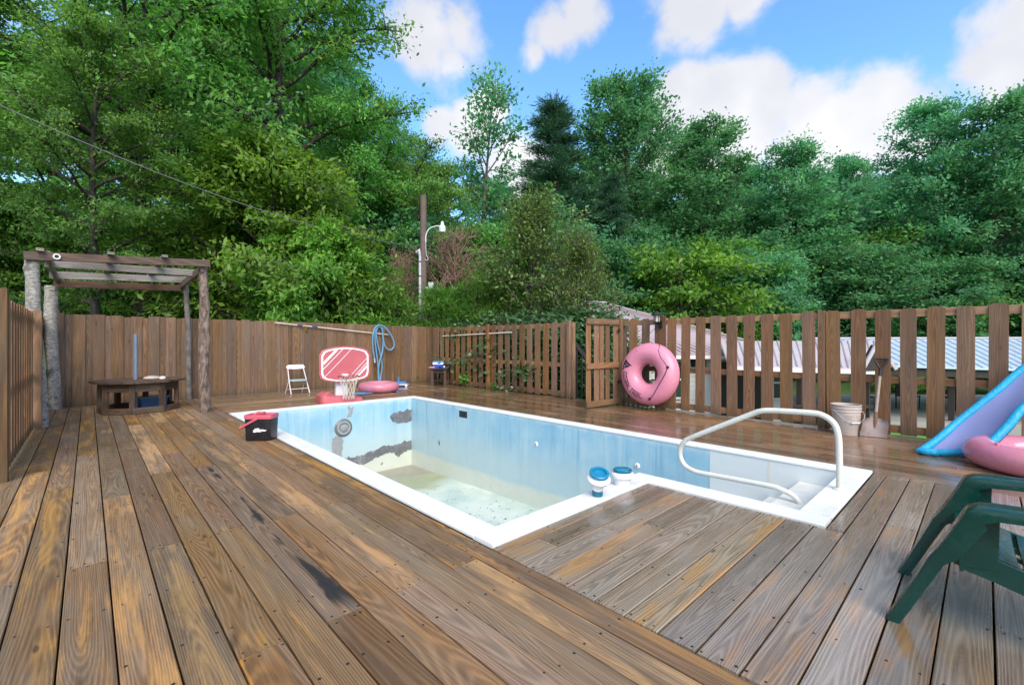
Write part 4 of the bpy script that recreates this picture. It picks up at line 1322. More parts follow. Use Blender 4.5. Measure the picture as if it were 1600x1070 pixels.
def letters(word, th0, ph0, size, gap=1.7, wt=0.85):
    """writing round the ring: (s, t) grid units to ring angle and tube angle"""
    th = th0
    m = MB()
    for ch in word:
        if ch == ' ':
            th += size * 3.2
            continue
        w_ = 1.2 if ch == 'I' else 4.0
        for line in GL[ch]:
            for (a, b) in zip(line[:-1], line[1:]):
                a, b = Vector(a), Vector(b)
                d = (b - a)
                L = d.length
                d.normalize()
                nr = Vector((-d.y, d.x)) * wt / 2
                a2, b2 = a - d * wt / 2, b + d * wt / 2
                k = max(1, int(L / 1.2))
                for i in range(k):
                    p, q = a2.lerp(b2, i / k), a2.lerp(b2, (i + 1) / k)
                    vs = []
                    for c in (p - nr, q - nr, q + nr, p + nr):
                        vs.append(tsurf(th + c.x * size, ph0 + c.y * size * 2.7, 0.002))
                    m.add(vs, [(0, 1, 2, 3)])
        th += size * (w_ + gap)
    return m


letters('OZARK TRAIL', R(179), R(66), R(1.55), wt=1.0).build('printed_letters', 'print_black', tt)
lg = MB()
NG = 10
# mountain-shaped emblem: a dark peaked panel with a light zigzag stripe
em = [(148, 36), (151, 95), (156, 88), (160, 96), (170, 82), (171.5, 36)]
pol = [tsurf(R(a), R(b), 0.002) for a, b in em]


def dense(poly, lift, n=8):
    """fill a quad-like (th, ph) region given by th range and a ph-top function"""


def emblem(th0, th1, top, lo_, lift, N=14, K=8):
    vs, fs = [], []
    for i in range(N + 1):
        th = th0 + (th1 - th0) * i / N
        hi_ = top(i / N)
        for k in range(K + 1):
            vs.append(tsurf(R(th), R(lo_ + (hi_ - lo_) * k / K), lift))
    for i in range(N):
        for k in range(K):
            q = i * (K + 1) + k
            fs.append((q, q + K + 1, q + K + 2, q + 1))
    return MB().add(vs, fs)


EMB = [(0, 62), (.22, 116), (.42, 94), (.52, 100), (.8, 70), (1, 62)]
emblem(148, 175, lambda u: float(np.interp(u, [e[0] for e in EMB], [e[1] for e in EMB])), 55, 0.002, 20).build('printed_emblem', 'print_black', tt)
zz = MB()
zp = [(169, 58), (166, 70), (161, 73), (158, 90), (155, 79), (156.5, 66)]
for (a, b) in zip(zp[:-1], zp[1:]):
    for i in range(4):
        u0, u1 = i / 4, (i + 1) / 4
        p, q = (a[0] + (b[0] - a[0]) * u0, a[1] + (b[1] - a[1]) * u0), (a[0] + (b[0] - a[0]) * u1, a[1] + (b[1] - a[1]) * u1)
        zz.add([tsurf(R(p[0]), R(p[1] - 2.5), 0.004), tsurf(R(q[0]), R(q[1] - 2.5), 0.004), tsurf(R(q[0]), R(q[1] + 2.5), 0.004), tsurf(R(p[0]), R(p[1] + 2.5), 0.004)], [(0, 1, 2, 3)])
zz.build('printed_stripe', 'pink_tube', tt)
hang = Vector((8.27, 4.5, 1.68)) - tcen
rp = MB().tube([hang, tsurf(R(112), R(28), 0.006), tsurf(R(114), R(70), 0.006)], 0.005, 6).build('hanging_rope', 'print_black', tt, True)
MB().tube([hang] + [tsurf(R(a), R(b), 0.006) for a, b in ((66, 28), (60, 56), (45, 74), (30, 72), (17, 66))], 0.005, 6).build('hanging_rope', 'print_black', tt, True)
gp = [tsurf(R(17 - 92 * i / 14), R(66 + 32 * math.sin(math.pi * i / 14)), 0.01) for i in range(15)]
MB().tube(gp, 0.007, 6).build('grab_rope', 'print_black', tt, True)
for p in (gp[0], gp[-1]):
    MB().lathe([(0.028, -0.008), (0.026, 0.008), (0.012, 0.016)], 14, Matrix.Translation(p) @ TM).build('rope_anchor', 'print_black', tt, True)

# ------------------------------------------------------------------ solar lamp on the fence post
sp = thing('solar_lamp', 'small black lantern lamp on the fence post above the pink tube', 'lamp', (8.29, 4.51, 1.72))
MB().box((0.07, 0, -0.02), (0.04, 0.1, 0.15), None, 0.01).build('bracket', 'lamp_black', sp)
MB().tube(bez([(0.06, 0, -0.05), (0.0, 0, -0.06), (-0.03, 0, 0.0)], 4), 0.013, 8).build('arm', 'lamp_black', sp, True)
MB().lathe([(0.035, 0.0), (0.06, 0.02), (0.06, 0.035)], 6, Matrix.Translation((-0.03, 0, 0))).build('foot', 'lamp_black', sp)
MB().lathe([(0.05, 0.035), (0.062, 0.16)], 6, Matrix.Translation((-0.03, 0, 0))).build('glass', 'lamp_glass', sp)
for k in range(6):
    a = math.pi / 3 * k
    MB().tube([(-0.03 + 0.056 * math.cos(a), 0.056 * math.sin(a), 0.035), (-0.03 + 0.067 * math.cos(a), 0.067 * math.sin(a), 0.165)], 0.006, 5).build('cage_bar', 'lamp_black', sp)
MB().lathe([(0.115, 0.158), (0.12, 0.168), (0.075, 0.215), (0.0, 0.225)], 6, Matrix.Translation((-0.03, 0, 0)), True, False).build('cap', 'lamp_black', sp)

# ------------------------------------------------------------------ white bucket and shovel
wb = thing('plastic_bucket', 'stained off-white plastic bucket with wire handle by the picket fence', 'bucket', (8.08, 1.405, 0.0))
MB().lathe([(0.15, 0.0), (0.155, 0.006), (0.176, 0.33), (0.184, 0.335), (0.184, 0.35), (0.178, 0.353), (0.18, 0.375), (0.188, 0.379), (0.188, 0.393), (0.182, 0.396), (0.184, 0.425), (0.189, 0.43), (0.187, 0.437), (0.176, 0.437), (0.168, 0.3), (0.146, 0.02)], 36, None, True, True).build('pail', 'plastic_offwhite', wb, True)
hw = [(0.19 * math.cos(a) * 1.02, 0.19 * math.sin(a) * 1.02, 0.36) for a in (R(-47),)]
ax = Vector((0.6877, 0.726, 0))       # away from the viewer
rt = Vector((0.726, -0.6877, 0))      # to the viewer's right
loop = []
for i in range(17):
    a = math.pi * i / 16
    loop.append(rt * (-0.197 * math.cos(a)) - ax * (0.185 * math.sin(a) ** 0.5 if 0 < i < 16 else 0.0) + Vector((0, 0, 0.36 - 0.17 * math.sin(a))))
MB().tube(loop, 0.0035, 6).build('wire_handle', 'conduit', wb, True)
gp_ = loop[8]
MB().tube([gp_ - rt * 0.06, gp_ + rt * 0.06], 0.010, 10).build('grip', 'print_white', wb, True)
prt = MB()
for s in (-1, 1):
    for k in range(6):
        zc = 0.1 + 0.035 * k
        rad = 0.1565 + 0.0655 * zc + 0.0012
        for q in range(4):
            a0, a1 = -0.1 * s - s * 0.17 * q, -0.1 * s - s * 0.17 * (q + 1)
            if (k + q) % 5 == 4:
                continue
            f = lambda a, z: tuple((rt * math.sin(a) - ax * math.cos(a)) * rad + Vector((0, 0, z)))
            prt.add([f(a0, zc), f(a1, zc), f(a1, zc + 0.011), f(a0, zc + 0.011)], [(0, 1, 2, 3)])
prt.build('printed_text', 'print_grey', wb)

sv = thing('shovel', 'square-mouth shovel with rusty blade leaning on the picket fence', 'shovel')
c0 = Vector((8.08, 1.09, 0.0))
tp = Vector((8.34, 1.03, 1.1))
axs = (tp - c0).normalized()
bl = MB()
NV, NU = 8, 10
vs, fs = [], []
rights = Vector((0.32, -0.947, 0))
nrm_ = axs.cross(rights).normalized()
if nrm_.x > 0:
    nrm_ = -nrm_
for side in (0, 1):
    for j in range(NV + 1):
        t = j / NV
        hw_ = 0.155 - 0.012 * t if t < 0.85 else 0.145 - 0.05 * (t - 0.85) / 0.15
        for i in range(NU + 1):
            u = -1 + 2 * i / NU
            cup = 0.05 * abs(u) ** 3 * min(1, t * 2.2)
            vs.append(c0 + Vector((-0.02, 0, 0)) + axs * (0.008 + 0.265 * t) + rights * (u * hw_) + nrm_ * (cup - 0.003 * side))
W_ = NU + 1
o_ = (NV + 1) * W_
for j in range(NV):
    for i in range(NU):
        a = j * W_ + i
        fs += [(a, a + 1, a + W_ + 1, a + W_), (o_ + a + W_, o_ + a + W_ + 1, o_ + a + 1, o_ + a)]
bl.add(vs, fs)
bl.build('blade', 'shovel_steel', sv, True)
MB().tube([c0 + axs * 0.13 + nrm_ * 0.012, c0 + axs * 0.22 + nrm_ * 0.014, c0 + axs * 0.28 + nrm_ * 0.01, c0 + axs * 0.36], [0.012, 0.023, 0.026, 0.021], 12).build('socket', 'shovel_rust', sv, True)
MB().tube([c0 + axs * 0.33, c0 + axs * 0.9], 0.019, 12).build('shaft', 'shaft_grey', sv, True)
MB().tube([c0 + axs * 0.88, c0 + axs * 1.0], 0.022, 12).build('ferrule', 'black_plastic', sv, True)
for s in (-1, 1):
    MB().tube(bez([c0 + axs * 0.98, c0 + axs * 1.03 + rights * 0.03 * s, c0 + axs * 1.09 + rights * 0.064 * s, c0 + axs * 1.14 + rights * 0.07 * s], 4), 0.012, 10).build('yoke', 'black_plastic', sv, True)
MB().tube([c0 + axs * 1.14 - rights * 0.078, c0 + axs * 1.14 + rights * 0.078], 0.016, 12).build('grip', 'black_plastic', sv, True)

# ------------------------------------------------------------------ floats at the right
fl = thing('pool_lounger', 'cyan-edged purple mesh pool float leaning up against the picket fence', 'pool float')
Fe = bez([(7.30, 0.53, 0.035), (7.5, 0.4, 0.16), (7.75, 0.212, 0.39), (8.0, -0.109, 0.765), (8.19, -0.32, 1.03), (8.3, -0.72, 1.42), (8.26, -0.95, 1.52)], 5)
Ne = bez([(7.30, 0.40, 0.035), (7.33, 0.17, 0.08), (7.31, -0.01, 0.19), (7.46, -0.18, 0.42), (7.62, -0.33, 0.66), (7.86, -0.8, 1.15), (8.08, -1.0, 1.46)], 5)
NC = len(Fe)
edge = {1: Fe, -1: Ne}
rimp = [Vector((7.235, 0.42, 0.045)), Vector((7.225, 0.49, 0.045)), Vector((7.25, 0.535, 0.045))] + edge[1] + edge[-1][::-1]
MB().tube(rimp, 0.042, 12, True).build('cyan_rim', 'float_cyan', fl, True)
vs, fs = [], []
for i in range(NC):
    for k in range(7):
        u = k / 6
        p = edge[-1][i].lerp(edge[1][i], u)
        p = p + Vector((0.35, 0.1, -0.25)).normalized() * (0.05 * math.sin(math.pi * u))
        p.z = max(p.z, 0.012)
        vs.append(p)
for i in range(NC - 1):
    for k in range(6):
        a = i * 7 + k
        fs.append((a, a + 1, a + 8, a + 7))
MB().add(vs, fs).build('mesh_panel', 'float_mesh', fl, True)
MB().tube([p + Vector((-0.012, -0.008, -0.046)) for p in edge[-1][4:]], 0.017, 8).build('navy_piping', 'float_navy', fl, True)

r2 = thing('swim_ring', 'large pink inflatable ring lying flat at the right edge of the deck', 'swim ring', (7.22, -0.45, 0.0))
v_, f_ = torus(0.49, 0.148, 56, 20, 0.95, dent=0.014)
MB().add(v_, f_, Matrix.Translation((0, 0, 0.141))).build('tube', 'pink_vinyl', r2, True)
loft([[(x, y, z) for x, y in [(0.36 * math.cos(a), 0.36 * math.sin(a)) for a in np.linspace(0, 2 * math.pi, 32, endpoint=False)]] for z in (0.06, 0.075)]).build('floor_panel', 'pink_vinyl', r2)
MB().tube([(-0.36, 0.36, 0.275), (-0.365, 0.37, 0.3)], 0.016, 8).build('valve', 'pink_vinyl', r2, True)
r3 = thing('float_mat', 'pale blue and white inflatable mat behind the large pink ring', 'float', (7.95, -0.85, 0.0), (0, 0, R(-35)))
for k in range(5):
    MB().tube([(-0.55, -0.3 + 0.15 * k, 0.09), (-0.5, -0.3 + 0.15 * k, 0.1), (0.5, -0.3 + 0.15 * k, 0.1), (0.55, -0.3 + 0.15 * k, 0.09)], [0.03, 0.08, 0.08, 0.03], 12).build('air_cell', 'float_pale' if k % 2 else 'plastic_white', r3, True)

# ------------------------------------------------------------------ green plastic Adirondack chair
ch = thing('adirondack_chair', 'dark green plastic lounge chair at the right edge of the deck', 'chair', (3.17, 0.0, 0.0), (0, 0, R(2)))
for s in (-1, 1):
    X = s * 0.31
    # arm and front leg: one bent channel strip, arm flat, leg slanting forward to the deck
    path = bez([(-0.7, 0.645), (-0.45, 0.64), (-0.15, 0.634), (0.0, 0.628), (0.07, 0.6), (0.1, 0.55), (0.135, 0.47), (0.185, 0.36), (0.26, 0.19), (0.345, 0.0)], 5) if False else [Vector((0, a_, b_)) for a_, b_ in ((-0.7, 0.645), (-0.45, 0.64), (-0.2, 0.636), (-0.02, 0.63), (0.03, 0.624), (0.062, 0.608), (0.08, 0.58), (0.1, 0.535), (0.13, 0.47), (0.16, 0.41), (0.19, 0.36), (0.24, 0.24), (0.3, 0.1), (0.343, 0.002))]
    wds = [0.1, 0.125, 0.135, 0.135, 0.132, 0.128, 0.124, 0.122, 0.124, 0.128, 0.1, 0.095, 0.09, 0.088]
    dep = [0.04, 0.04, 0.042, 0.05, 0.065, 0.08, 0.085, 0.08, 0.075, 0.07, 0.055, 0.05, 0.048, 0.045]
    rings = []
    for i, q in enumerate(path):
        t_ = (path[min(i + 1, len(path) - 1)] - path[max(i - 1, 0)]).normalized()
        nr_ = Vector((0, -t_.z, t_.y))
        if nr_.z < -0.01 or (abs(nr_.z) < 0.01 and nr_.y < 0):
            nr_ = -nr_
        wd, d_ = wds[i], dep[i]
        rg_ = []
        for (u, k) in ((-0.5, -d_), (-0.5, -0.012), (-0.47, -0.003), (-0.4, 0.0), (0.4, 0.0), (0.47, -0.003), (0.5, -0.012), (0.5, -d_), (0.42, -d_), (0.42, -0.013), (-0.42, -0.013), (-0.42, -d_)):
            rg_.append(q + Vector((X + u * wd, 0, 0)) + nr_ * k)
        rings.append(rg_)
    loft(rings[:7]).build('arm', 'chair_green', ch, True)
    loft(rings[6:]).build('front_leg', 'chair_green', ch, True)
    prof = [(0.17, 0.375), (0.1, 0.33), (0.0, 0.34), (-0.03, 0.4), (-0.035, 0.618), (0.02, 0.612), (0.07, 0.56), (0.11, 0.48)]
    mt = Matrix(((0, 0, 1, s * 0.288), (1, 0, 0, 0), (0, 1, 0, 0), (0, 0, 0, 1)))
    MB().prism(prof, -0.006, 0.006, mt).build('side_panel', 'chair_green', ch)
    # side rail under the seat, curving down to the back
    pts = [(0.12, 0.4), (0.0, 0.395), (-0.2, 0.335), (-0.45, 0.255), (-0.7, 0.18), (-0.8, 0.0), (-0.72, 0.0), (-0.62, 0.1), (-0.42, 0.165), (-0.2, 0.235), (-0.02, 0.29), (0.09, 0.315)]
    mt = Matrix(((0, 0, 1, s * 0.275), (1, 0, 0, 0), (0, 1, 0, 0), (0, 0, 0, 1)))
    MB().prism(pts, -0.014, 0.014, mt).build('side_rail', 'chair_green', ch)
    # back support
    MB().bar((X, -0.66, 0.62), (X, -0.72, 0.1), 0.05, 0.03, ch=0.005).build('back_leg', 'chair_green', ch)
for k in range(6):
    y = 0.06 - k * 0.112
    z = 0.412 - 0.0 - max(0, 0.06 - y) * 0.29
    sl_ = []
    for (yy, zz_) in ((0.05, -0.012 - (0.03 if k == 0 else 0)), (0.046, -0.002), (0.03, 0.003), (-0.03, 0.003), (-0.046, -0.002), (-0.05, -0.014)):
        sl_.append((yy, zz_))
    vs, fs = [], []
    NXs = 8
    for i in range(NXs + 1):
        x = -0.262 + 0.524 * i / NXs
        sag = 0.028 * (1 - (x / 0.262) ** 2)
        for (yy, zz_) in sl_:
            vs.append((x, y + yy, z + zz_ + yy * 0.28 - sag))
        for (yy, zz_) in sl_[::-1]:
            vs.append((x, y + yy * 0.97, z + zz_ + yy * 0.28 - sag - 0.012))
    q = 12
    for i in range(NXs):
        for k2 in range(q):
            l = (k2 + 1) % q
            fs.append((i * q + k2, i * q + l, (i + 1) * q + l, (i + 1) * q + k2))
    fs += [tuple(range(q)), tuple(NXs * q + k2 for k2 in reversed(range(q)))]
    MB().add(vs, fs).build('seat_slat', 'chair_green', ch, True)
for x in (-0.14, 0.0, 0.14):
    MB().bar((x, 0.05, 0.362), (x, -0.5, 0.205), 0.018, 0.02).build('seat_rib', 'chair_green', ch)
for k in range(5):
    x = -0.21 + 0.105 * k
    tz_ = 0.98 - 0.06 * abs(k - 2)
    MB().bar((x * 0.85, -0.55, 0.24), (x * 1.12, -0.86, tz_), 0.09, 0.014, up=(0, 1, 0.3), ch=0.004).build('back_slat', 'chair_green', ch)
MB().bar((-0.31, -0.67, 0.6), (0.31, -0.67, 0.6), 0.05, 0.02).build('back_rail', 'chair_green', ch)
MB().bar((-0.31, 0.085, 0.36), (0.31, 0.085, 0.36), 0.014, 0.1).build('front_rail', 'chair_green', ch)

# small fallen things on the deck
for i, (x, y, r_) in enumerate(((2.25, 10.6, .05), (2.62, 10.5, .04), (2.9, 11.55, .035), (3.2, 12.3, .03), (3.3, 11.2, .05), (7.6, 0.28, .07))):
    rr = random.Random(i)
    m = MB()
    q = [(r_ * rr.uniform(.5, 1) * math.cos(a), r_ * 0.55 * rr.uniform(.6, 1) * math.sin(a), 0.004 + 0.012 * rr.random()) for a in np.linspace(0, 5.4, 7)]
    m.add([(0, 0, 0.012)] + q, [(0, k, k + 1) for k in range(1, 7)] + [(0, 7, 1)])
    o = m.build('dead_leaf', 'bush_brown', None, loc=(x, y, 0.002), rot=(0, 0, rr.uniform(0, 6)))
    tag(o, ['dead brown leaf beside the log post, nearest the pool corner', 'curled dead leaf just right of the one by the log post', 'dark dead leaf between the bucket and the solid fence', 'small dead leaf by the foot of the solid fence left of the white chair', 'grey dead leaf on the deck in front of the white chair', 'dark dead leaf under the cyan-edged float'][i], 'leaf')
# ------------------------------------------------------------------ houses below the deck
def P3(X, Y, z):
    return (*plan(X, Y), z)


h1 = thing('house', 'white sided house with mauve ribbed metal hip roof behind the fence', 'house')


def roof(parent, name, mat, pts, th=0.06, ribs=None, rib_mat=None):
    """sloping slab from corner points; ribs = (eave_a, eave_b, top_a, top_b, count)"""
    v = [Vector(p) for p in pts]
    n = len(v)
    m = MB().add(v + [p - Vector((0, 0, th)) for p in v], [tuple(range(n)), tuple(range(2 * n - 1, n - 1, -1))] + [(i, n + i, n + (i + 1) % n, (i + 1) % n) for i in range(n)])
    o = m.build(name, mat, parent)
    if ribs:
        ea, eb, ta, tb_, cnt = ribs
        ea, eb, ta, tb_ = Vector(ea), Vector(eb), Vector(ta), Vector(tb_)
        for i in range(cnt + 1):
            t = i / cnt
            a, b = ea.lerp(eb, t), ta.lerp(tb_, t)
            if (b - a).length < 0.1:
                continue
            MB().bar(a + Vector((0, 0, 0.012)), b + Vector((0, 0, 0.012)), 0.03, 0.03).build('roof_rib', rib_mat or mat, o)
    return o


FL, FR, RL, RR, BR, BL = P3(1.35, 13.7, 0.98), P3(9.0, 14.3, 0.98), P3(2.0, 16.3, 2.85), P3(3.6, 17.3, 2.85), P3(12.5, 21, 0.95), P3(0.6, 19.5, 1.2)
roof(h1, 'roof', 'roof_mauve', (FL, FR, RR, RL), ribs=(FL, FR, RL, RR, 34), rib_mat='roof_mauve')
roof(h1, 'roof', 'roof_mauve', (FR, BR, RR), ribs=(FR, BR, RR, RR, 16), rib_mat='roof_mauve')
roof(h1, 'roof', 'roof_mauve', (RL, RR, BR, BL))
board('ridge_cap', 'roof_lilac', h1, Vector(RL) + Vector((0, 0, .03)), Vector(RR) + Vector((0, 0, .03)), 0.22, 0.05)
board('ridge_cap', 'roof_lilac', h1, Vector(FR) + Vector((0, 0, .03)), Vector(RR) + Vector((0, 0, .03)), 0.16, 0.04)
board('gutter', 'trim_white', h1, Vector(FL) + Vector((0, 0, -.11)), Vector(FR) + Vector((0, 0, -.11)), 0.1, 0.1)
board('rake_board', 'dark_wood', h1, Vector(FL) + Vector((-.02, -.02, -.13)), Vector(RL) + Vector((-.02, -.02, -.13)), 0.05, 0.2)
# front wall of lap siding
wa, wb_ = Vector(P3(1.75, 14.25, 0)), Vector(P3(8.9, 14.75, 0))
wdir = (wb_ - wa).normalized()
wn = Vector((0, 0, 1)).cross(wdir)
if wn.dot(Vector((0, 0, 0)) - wa) < 0:
    wn = -wn
for k in range(16):
    z = -1.35 + 0.15 * k
    o = board('siding_board', 'siding', h1, wa + Vector((0, 0, z)), wb_ + Vector((0, 0, z)), 0.152, 0.02, up=tuple(wn))
    o.rotation_euler.rotate_axis('X', R(-4))
ga, gb = Vector(P3(1.7, 14.3, 0)), Vector(P3(1.2, 19.0, 0))
for k in range(24):
    z = -1.35 + 0.15 * k
    f = max(0.0, (z - 0.85) / 1.9)
    if f > 0.95:
        break
    a, b = ga.lerp(gb, 0.42 * f), gb.lerp(ga, 0.45 * f)
    board('siding_board', 'siding_shade', h1, a + Vector((0, 0, z)), b + Vector((0, 0, z)), 0.152, 0.02, up=(-CS, SN, 0))
board('wall_core', 'siding_shade', h1, wa - wn * 0.12 + Vector((0, 0, -.3)), wb_ - wn * 0.12 + Vector((0, 0, -.3)), 2.4, 0.1, up=tuple(wn))


def opening(nm, t, wd, z0, z1, mat, frame=None, bars=False):
    c = wa + wdir * t + wn * 0.05
    o = board(nm, mat, h1, c + Vector((0, 0, z0)), c + Vector((0, 0, z1)), wd, 0.03, up=tuple(wn))
    if frame:
        for s in (-1, 1):
            MB().bar(c + wdir * (s * wd / 2) + wn * .02 + Vector((0, 0, z0)), c + wdir * (s * wd / 2) + wn * .02 + Vector((0, 0, z1)), 0.07, 0.05, up=tuple(wn)).build('window_frame', frame, h1)
        for z in (z0, z1, (z0 + z1) / 2):
            MB().bar(c - wdir * (wd / 2) + wn * .02 + Vector((0, 0, z)), c + wdir * (wd / 2) + wn * .02 + Vector((0, 0, z)), 0.05, 0.06).build('window_frame', frame, h1)
    return o


opening('window', 3.55, 0.75, -0.45, 0.75, 'window_glass', 'trim_white')
opening('door', 5.7, 1.5, -1.3, 0.7, 'iron_black')
opening('window', 7.0, 0.45, -0.5, 0.55, 'window_glass', 'trim_white')
opening('vent', 4.3, 0.5, 0.55, 0.85, 'iron_black')

h2 = thing('porch', 'pale ribbed porch roof with a dark gable end on the right', 'porch')
EA, EB, TA, TB = P3(5.75, 11.9, 0.74), P3(9.55, 11.6, 0.66), P3(6.6, 14.2, 1.38), P3(11.3, 14.0, 1.4)
roof(h2, 'roof', 'roof_lilac', (EA, EB, TB, TA), ribs=(EA, EB, TA, TB, 24), rib_mat='roof_mauve')
board('gutter', 'trim_white', h2, Vector(EA) + Vector((0, 0, -.1)), Vector(EB) + Vector((0, 0, -.1)), 0.09, 0.1)
gp1, gp2, gp3 = Vector(P3(9.0, 11.55, 0.62)), Vector(P3(9.4, 11.6, 1.28)), Vector(P3(9.85, 11.55, 0.6))
MB().add([gp1, gp3, gp2, gp1 + Vector((.1, .1, 0)), gp3 + Vector((.1, .1, 0)), gp2 + Vector((.1, .1, 0))], [(0, 1, 2), (5, 4, 3), (0, 3, 4, 1), (1, 4, 5, 2), (2, 5, 3, 0)]).build('gable_end', 'dark_wood', h2)
board('rake_board', 'roof_lilac', h2, gp1 + Vector((-.05, -.05, .05)), gp2 + Vector((-.05, -.05, .05)), 0.05, 0.09)
board('rake_board', 'roof_lilac', h2, gp3 + Vector((-.05, -.05, .05)), gp2 + Vector((-.05, -.05, .05)), 0.05, 0.09)
for X in (5.95, 7.7, 9.5):
    board('post', 'dark_wood', h2, P3(X, 12.0, -1.4), P3(X, 12.0, 0.62), 0.12, 0.12, up=(1, 0, 0))
for k in range(2):
    board('railing', 'dark_wood', h2, P3(7.3, 11.9, -0.35 - 0.5 * k), P3(9.5, 11.8, -0.35 - 0.5 * k), 0.06, 0.09)
board('porch_floor', 'concrete', h2, P3(6.0, 13.0, -1.28), P3(9.5, 13.0, -1.28), 2.0, 0.12)
for k in range(14):
    MB().bar(P3(7.35 + 0.16 * k, 11.86, -0.8), P3(7.35 + 0.16 * k, 11.86, -0.38), 0.03, 0.03, up=(1, 0, 0)).build('baluster', 'dark_wood', h2)

h3 = thing('pavilion', 'open pavilion with long pale blue metal roof and dark posts', 'pavilion')
EA, EB, TA, TB = P3(9.9, 13.0, 0.72), P3(18.5, 11.4, 0.5), P3(11.6, 17.6, 1.48), P3(24, 17.2, 1.5)
roof(h3, 'roof', 'roof_blue', (EA, EB, TB, TA), ribs=(EA, EB, TA, TB, 38), rib_mat='roof_blue')
board('ridge_cap', 'roof_lilac', h3, Vector(TA) + Vector((0, 0, .03)), Vector(TB) + Vector((0, 0, .03)), 0.25, 0.06)
board('eave_beam', 'dark_wood', h3, Vector(EA) + Vector((.1, .1, -.18)), Vector(EB) + Vector((.1, .1, -.18)), 0.1, 0.22)
for (X, Y) in ((10.6, 13.4), (12.75, 13.0), (14.9, 12.6), (17.2, 12.1), (12.0, 17.0), (15.0, 17.0), (18.5, 17.0)):
    board('post', 'dark_wood', h3, P3(X, Y, -1.0), P3(X, Y, 0.6), 0.14, 0.14, up=(1, 0, 0))
    if Y < 14:
        MB().bar(P3(X, Y, 0.05), P3(X + 0.5, Y - 0.1, 0.5), 0.07, 0.07).build('brace', 'dark_wood', h3)
slab = tag(MB().prism([plan(9.9, 13.1), plan(19, 11.6), plan(25, 19.5), plan(10.5, 19.5)][::-1], -1.6, -0.93).build('patio_slab', 'concrete'), kind='structure')
lawn = tag(MB().prism([plan(10.2, 11.2), plan(16, 9.6), plan(17, 11.8), plan(10.3, 12.9)][::-1], -1.5, -1.22).build('lawn', 'lawn'), kind='structure')
# gravel bed
gv = MB()
rr = random.Random(12)
for i in range(700):
    X, Y = rr.uniform(8.3, 10.4), rr.uniform(10.4, 12.2)
    r_ = rr.uniform(0.025, 0.06)
    px_, py_ = plan(X, Y)
    z = -1.26 + rr.uniform(0, 0.03)
    gv.add([(px_ + r_ * rr.uniform(-1, 1), py_ - r_, z), (px_ + r_, py_ + r_ * rr.uniform(-.4, .4), z), (px_, py_ + r_, z), (px_ - r_, py_, z), (px_, py_, z + r_)], [(0, 1, 4), (1, 2, 4), (2, 3, 4), (3, 0, 4)])
tag(gv.build('gravel', 'gravel'), 'bed of grey gravel seen through the fence behind the shovel', 'gravel', kind='stuff')


def patio_chair(nm, label, X, Y, rz):
    t = thing(nm, label, 'chair', P3(X, Y, -0.93), (0, 0, rz))
    for sx in (-0.24, 0.24):
        for sy in (-0.22, 0.22):
            MB().tube([(sx, sy, 0), (sx, sy, 0.44 if sy < 0 else 0.95)], 0.02, 8).build('leg', 'iron_black', t, True)
    MB().box((0, 0, 0.44), (0.52, 0.5, 0.04), None, 0.01).build('seat', 'iron_black', t)
    for k in range(6):
        MB().box((-0.2 + 0.08 * k, 0.22, 0.7), (0.03, 0.02, 0.46)).build('back_slat', 'iron_black', t)
    MB().box((0, 0.22, 0.95), (0.52, 0.03, 0.06), None, 0.01).build('back_rail', 'iron_black', t)
    return t


patio_chair('patio_chair', 'black slatted patio chair on the slab just right of the shovel', 11.9, 15.2, R(-60))
patio_chair('patio_chair', 'black patio chair under the pavilion near its middle post', 13.6, 15.4, R(-20))
patio_chair('patio_chair', 'black patio chair under the pavilion behind the blue float', 14.6, 15.0, R(-75))

sc_ = thing('staircase', 'dark wooden stair going down from the open gate', 'stairs')
for k in range(7):
    board('tread', 'fence_dark', sc_, (8.62 + 0.26 * k, 5.55, -0.18 * (k + 1) + 0.02), (8.62 + 0.26 * k, 6.75, -0.18 * (k + 1) + 0.02), 0.27, 0.036)
for y in (5.6, 6.72):
    board('stringer', 'dark_wood', sc_, (8.52, y - 0.07 if y < 6 else y + 0.07, -0.12), (10.4, y - 0.07 if y < 6 else y + 0.07, -1.42), 0.04, 0.24)
    board('handrail', 'dark_wood', sc_, (8.55, y + 0.1 if y > 6 else y - 0.1, 1.3), (10.3, y + 0.1 if y > 6 else y - 0.1, -0.1), 0.05, 0.12)
    for k in range(9):
        board('baluster', 'dark_wood', sc_, (8.62 + 0.2 * k, y + 0.1 if y > 6 else y - 0.1, 1.2 - 0.16 * k), (8.62 + 0.2 * k, y + 0.1 if y > 6 else y - 0.1, -0.1 - 0.145 * k), 0.03, 0.03, up=(1, 0, 0))

# ------------------------------------------------------------------ utility pole and service cable
ux, uy = spot(661, 18.8)
up_ = thing('utility_pole', 'wooden utility pole with a curved-arm street lamp among the bushes', 'utility pole', (ux, uy, 0))
g0 = float(ground_z(ux, uy))
MB().tube([(0, 0, g0 - 0.3), (0.0, 0, 3), (0.02, 0, 7.5)], [0.16, 0.15, 0.13], 16).build('pole', 'utility_wood', up_, True)
rt = Vector((CS, -SN, 0))
fw = Vector((SN, CS, 0))
MB().tube([rt * -0.1 - fw * 0.14 + Vector((0, 0, g0)), rt * -0.1 - fw * 0.14 + Vector((0, 0, 4.994))], 0.055, 12).build('conduit', 'conduit', up_, True)
MB().tube([rt * -0.1 - fw * 0.14 + Vector((0, 0, 4.959)), rt * -0.14 - fw * 0.18 + Vector((0, 0, 5.194)), rt * -0.24 - fw * 0.2 + Vector((0, 0, 5.053))], [0.06, 0.08, 0.06], 12).build('weatherhead', 'conduit', up_, True)
